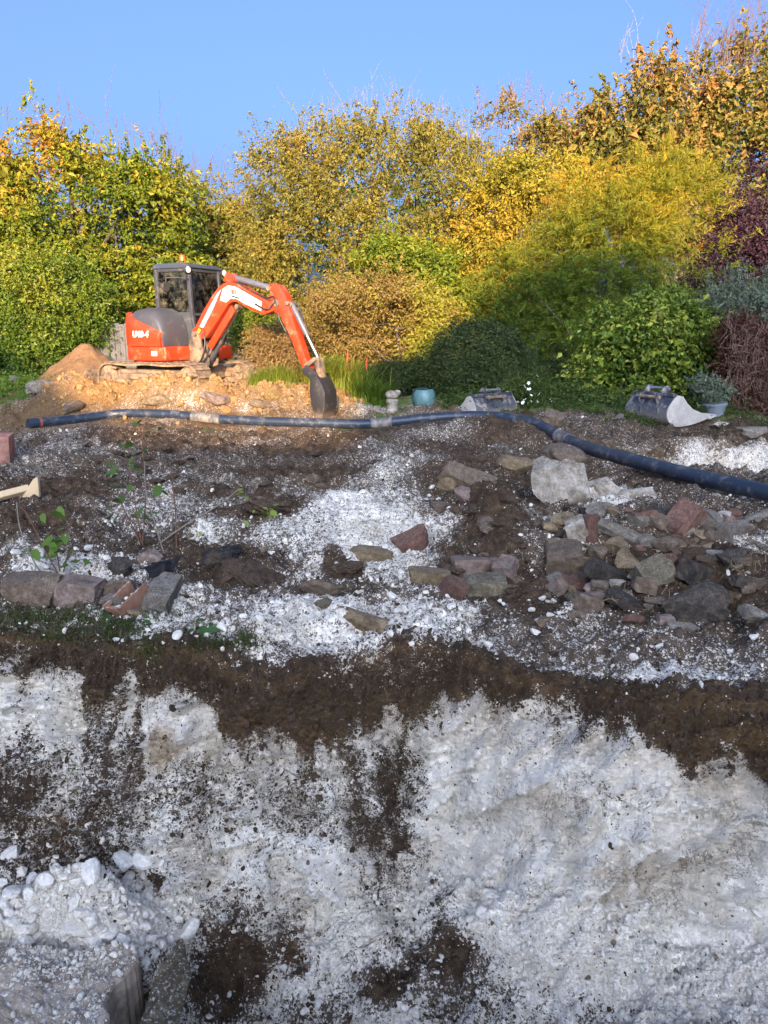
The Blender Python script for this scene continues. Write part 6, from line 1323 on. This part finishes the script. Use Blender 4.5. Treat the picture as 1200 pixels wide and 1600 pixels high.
# turf, roots and leaves on the lip of the pit
P = []; rng = np.random.default_rng(74)
for px, py, rx, ry, n in ((40, 965, 60, 20, 200), (120, 965, 60, 22, 200), (190, 985, 50, 22, 190), (240, 1020, 20, 14, 120), (385, 1005, 26, 22, 150), (90, 1000, 60, 18, 150), (330, 1010, 40, 8, 200), (255, 962, 30, 10, 120)):
    for _ in range(n):
        p, nn = hit(px + rng.normal() * rx * .55, py + rng.normal() * ry * .5); P.append(p)
P = np.array(P); tag(blades('turf_grass', P, .055, .0045, rng, m_leaf('torn_turf', [(0.0, (.035, .028, .012)), (.45, (.045, .060, .016)), (1.0, (.12, .13, .04))], .2), .42 + .3 * rng.normal(size=len(P)), None, .9, 3), 'torn turf grass on the left lip of the pit', None, None, 'stuff')
P = []
for px, py, rx, ry, n in ((40, 962, 50, 16, 300), (120, 965, 60, 16, 340), (190, 980, 45, 18, 420), (232, 1010, 18, 22, 160), (90, 985, 60, 14, 200), (385, 1005, 18, 12, 90)):
    for _ in range(n): p, nn = hit(px + rng.normal() * rx * .55, py + rng.normal() * ry * .5); P.append(p + nn * .012 * rng.random())
P = np.array(P); k_ = len(P); s_ = .016 * (.5 + rng.random(k_)); me = leaves_mesh('turf_weeds', P, unit(rng.normal(size=(k_, 3)) * .7 + [0, -.5, .7]), rng.normal(size=(k_, 3)), s_, s_ * .6, .5 + .25 * rng.normal(size=k_)); me.materials.append(HRB)
tag(link_mesh('turf_weeds', me), 'small torn weeds on the left lip of the pit', None, None, 'stuff')
m = MB()
for px, py, rx, n in ((150, 1012, 110, 110), (60, 1005, 60, 50), (440, 1050, 60, 60), (540, 1040, 50, 50), (640, 1020, 60, 44), (240, 1040, 30, 22), (760, 1055, 60, 24), (1000, 1105, 150, 30)):
    for _ in range(n):
        p, nn = hit(px + rng.normal() * rx * .5, py + rng.normal() * 14); p = p + np.array([0, -.012, .0]); L_ = rng.uniform(.03, .14); e_ = p + np.array([rng.normal() * .03, -.02 - rng.random() * .02, -L_])
        m.tube(catmull([p, (p + e_) / 2 + rng.normal(size=3) * .012, e_], 3), .0014, 3, False)
tag(m.build('roots', m_flat('pale_root', (.075, .05, .032), .8)), 'thin bare roots hanging from the cut soil edge', None, None, 'stuff')
m = MB()
for _ in range(60):
    p, nn = hit(rng.uniform(900, 1195), rng.uniform(850, 960)); th = rng.random() * 6.28; L_ = rng.uniform(.06, .2); d = np.array([math.cos(th), math.sin(th), rng.normal() * .3]) * L_
    q = [p + [0, 0, .01], p + d * .4 + [0, 0, .05 * rng.random()], p + d * .8 + rng.normal(size=3) * .03 + [0, 0, .03], p + d]
    m.tube(catmull([np.array(v_) for v_ in q], 4), .0022, 4, False)
tag(m.build('rubble_roots', m_flat('tan_root', (.22, .155, .09), .8)), 'thin tan roots tangled in the rubble pile', None, None, 'stuff')
# single weeds and saplings with leaves one can count
LEAFM = {}
def leaf_data(kind):
    if kind in LEAFM: return LEAFM[kind]
    mat = {'bramble': m_leaf('bramble_leaf', [(0, (.05, .10, .02)), (1, (.09, .16, .03))], .3), 'weed': m_leaf('weed_leaf', [(0, (.07, .13, .02)), (1, (.12, .20, .03))], .3), 'dock': m_leaf('dock_leaf', [(0, (.03, .08, .025)), (1, (.06, .12, .03))], .25), 'young': m_leaf('young_leaf', [(0, (.16, .22, .03)), (1, (.22, .26, .04))], .35)}[kind]
    m = MB(); n = 5; V_ = [(0, 0, 0)]; 
    for k in range(1, n + 1):
        t_ = k / n; w_ = .27 * math.sin(math.pi * min(.985, t_ ** .8 * .95 + .04)) * (1 + (.12 if k % 2 else -.06)); V_ += [(t_, -w_, .09 * abs(w_) * 2 - .15 * t_ * t_), (t_, 0, -.15 * t_ * t_), (t_, w_, .09 * abs(w_) * 2 - .15 * t_ * t_)]
    Fc = [(0, 1, 2), (0, 2, 3)]
    for k in range(n - 1): b = 1 + 3 * k; Fc += [(b, b + 3, b + 4, b + 1), (b + 1, b + 4, b + 5, b + 2)]
    o = m.add(V_, Fc).build('leaf', mat); me = o.data; bpy.data.objects.remove(o)
    a = me.attributes.new('hue', 'FLOAT', 'POINT'); a.data.foreach_set('value', np.full(len(me.vertices), .5, np.float32)); LEAFM[kind] = me; return me
def sapling(name, label, cat, px, py, stems, leafs, kind, size, stemmat):
    """stems: pixel polylines; leafs: pixel spots of the leaves"""
    p, _ = hit(px, py); root = tag(empty(name, tuple(p)), label, cat); y0 = p[1]; rng = np.random.default_rng(int(px + py)); k = 0
    for st_ in stems:
        pts = [aty(a, b, y0 + rng.normal() * .03) - p for a, b in st_]; pts[0] = pts[0] * [1, 1, 1] - [0, 0, .03]
        MB().tube(catmull(pts, 4), list(np.linspace(.006, .003, (len(pts) - 1) * 4 + 1)), 6).build('stem', stemmat, root)
    leafs = list(leafs) + [(a + rng.normal() * 9, b + rng.normal() * 8, s * .7) for (a, b, s) in leafs]
    for (a, b, s) in leafs:
        o = bpy.data.objects.new('leaf', leaf_data(kind)); COL.objects.link(o); o.parent = root; o.location = tuple(aty(a, b, y0 + rng.normal() * .05) - p)
        sc = s * 1.1 * size * (y0 / F); o.scale = (sc, sc, sc); o.rotation_euler = (rng.uniform(-.6, .9), rng.uniform(-.3, .7), rng.uniform(0, 6.28))
    return root
M_STR = m_flat('red_brown_stem', (.12, .06, .035), .7); M_STG = m_flat('green_stem', (.12, .15, .05), .7); M_STY = m_flat('grey_stem', (.20, .17, .14), .8)
sapling('bramble_sapling', 'tallest thin bramble sapling with green leaves left of the middle', 'sapling', 222, 850, [[(222, 850), (212, 790), (200, 730), (192, 690)], [(222, 850), (228, 760), (222, 700), (228, 655)], [(222, 850), (196, 800), (182, 770)]],
        [(x, y, s) for x, y, s in ((222, 655, 16), (242, 668, 14), (205, 690, 20), (216, 700, 18), (222, 690, 16), (186, 735, 22), (196, 742, 20), (205, 732, 18), (180, 725, 16), (178, 780, 22), (175, 805, 26), (190, 800, 22), (218, 812, 26), (226, 790, 22), (205, 808, 20), (250, 758, 24), (210, 715, 14), (230, 680, 12), (186, 758, 16), (198, 760, 18), (222, 745, 14), (170, 790, 16))], 'bramble', 1.0, M_STR)
sapling('leafy_weed', 'leafy green weed in the chalk above the long weathered stones', 'weed', 95, 900, [[(95, 900), (88, 860), (78, 820)], [(95, 900), (66, 850), (40, 800), (26, 790)], [(95, 900), (108, 862), (118, 850)]],
        [(x, y, s) for x, y, s in ((80, 800, 26), (90, 792, 18), (95, 842, 30), (85, 838, 26), (105, 836, 24), (70, 842, 22), (52, 858, 24), (60, 850, 20), (112, 868, 26), (120, 880, 22), (98, 860, 24), (88, 870, 20), (118, 888, 18), (100, 826, 20))], 'weed', 1.0, M_STR)
sapling('edge_weed', 'hanging green weed on the soil lip below the trough', 'weed', 178, 975, [[(178, 975), (170, 995), (178, 1020)], [(178, 975), (195, 985), (200, 1010)]], [(162, 966, 22), (176, 962, 18), (168, 992, 26), (186, 996, 24), (196, 1000, 24), (180, 1016, 22), (192, 1012, 18), (215, 975, 16), (160, 1000, 20), (226, 970, 14), (205, 985, 16)], 'dock', 1.0, M_STG)
sapling('dock_plant', 'small rosette of round green leaves at the pit edge in chalk', 'weed', 314, 992, [[(314, 992), (312, 984)], [(314, 992), (320, 986)]], [(304, 982, 22), (314, 978, 24), (322, 984, 22), (308, 990, 20), (318, 990, 20), (326, 978, 14)], 'dock', 1.0, M_STG)
sapling('clod_sprig', 'yellow-green sprig growing on the black-brown clod', 'weed', 418, 806, [[(418, 806), (418, 796)]], [(410, 800, 14), (416, 794, 16), (422, 798, 16), (428, 804, 12), (414, 806, 14), (406, 806, 10)], 'young', 1.0, M_STG)
sapling('bent_sprig', 'bent twig with few green leaves lying towards the black-brown clod', 'twig', 232, 855, [[(232, 855), (290, 820), (340, 790), (372, 765)]], [(375, 770, 16), (384, 776, 14), (366, 778, 12), (380, 814, 12), (302, 822, 12)], 'young', 1.0, M_STY)
sapling('leaning_stick', 'bare grey stick leaning behind the salmon brick lump', 'stick', 256, 860, [[(256, 860), (240, 810), (228, 770), (226, 720)]], [], 'young', 1, M_STY)
sapling('bare_shoot', 'bare reddish shoot standing right of the leaning stick', 'stick', 276, 858, [[(276, 858), (274, 800), (268, 740), (264, 715)]], [], 'young', 1, M_STR)
sapling('curved_stalk', 'thin curved dry stalk near the left border', 'stick', 72, 905, [[(72, 905), (44, 860), (30, 820), (26, 785)]], [], 'young', 1, M_STY)
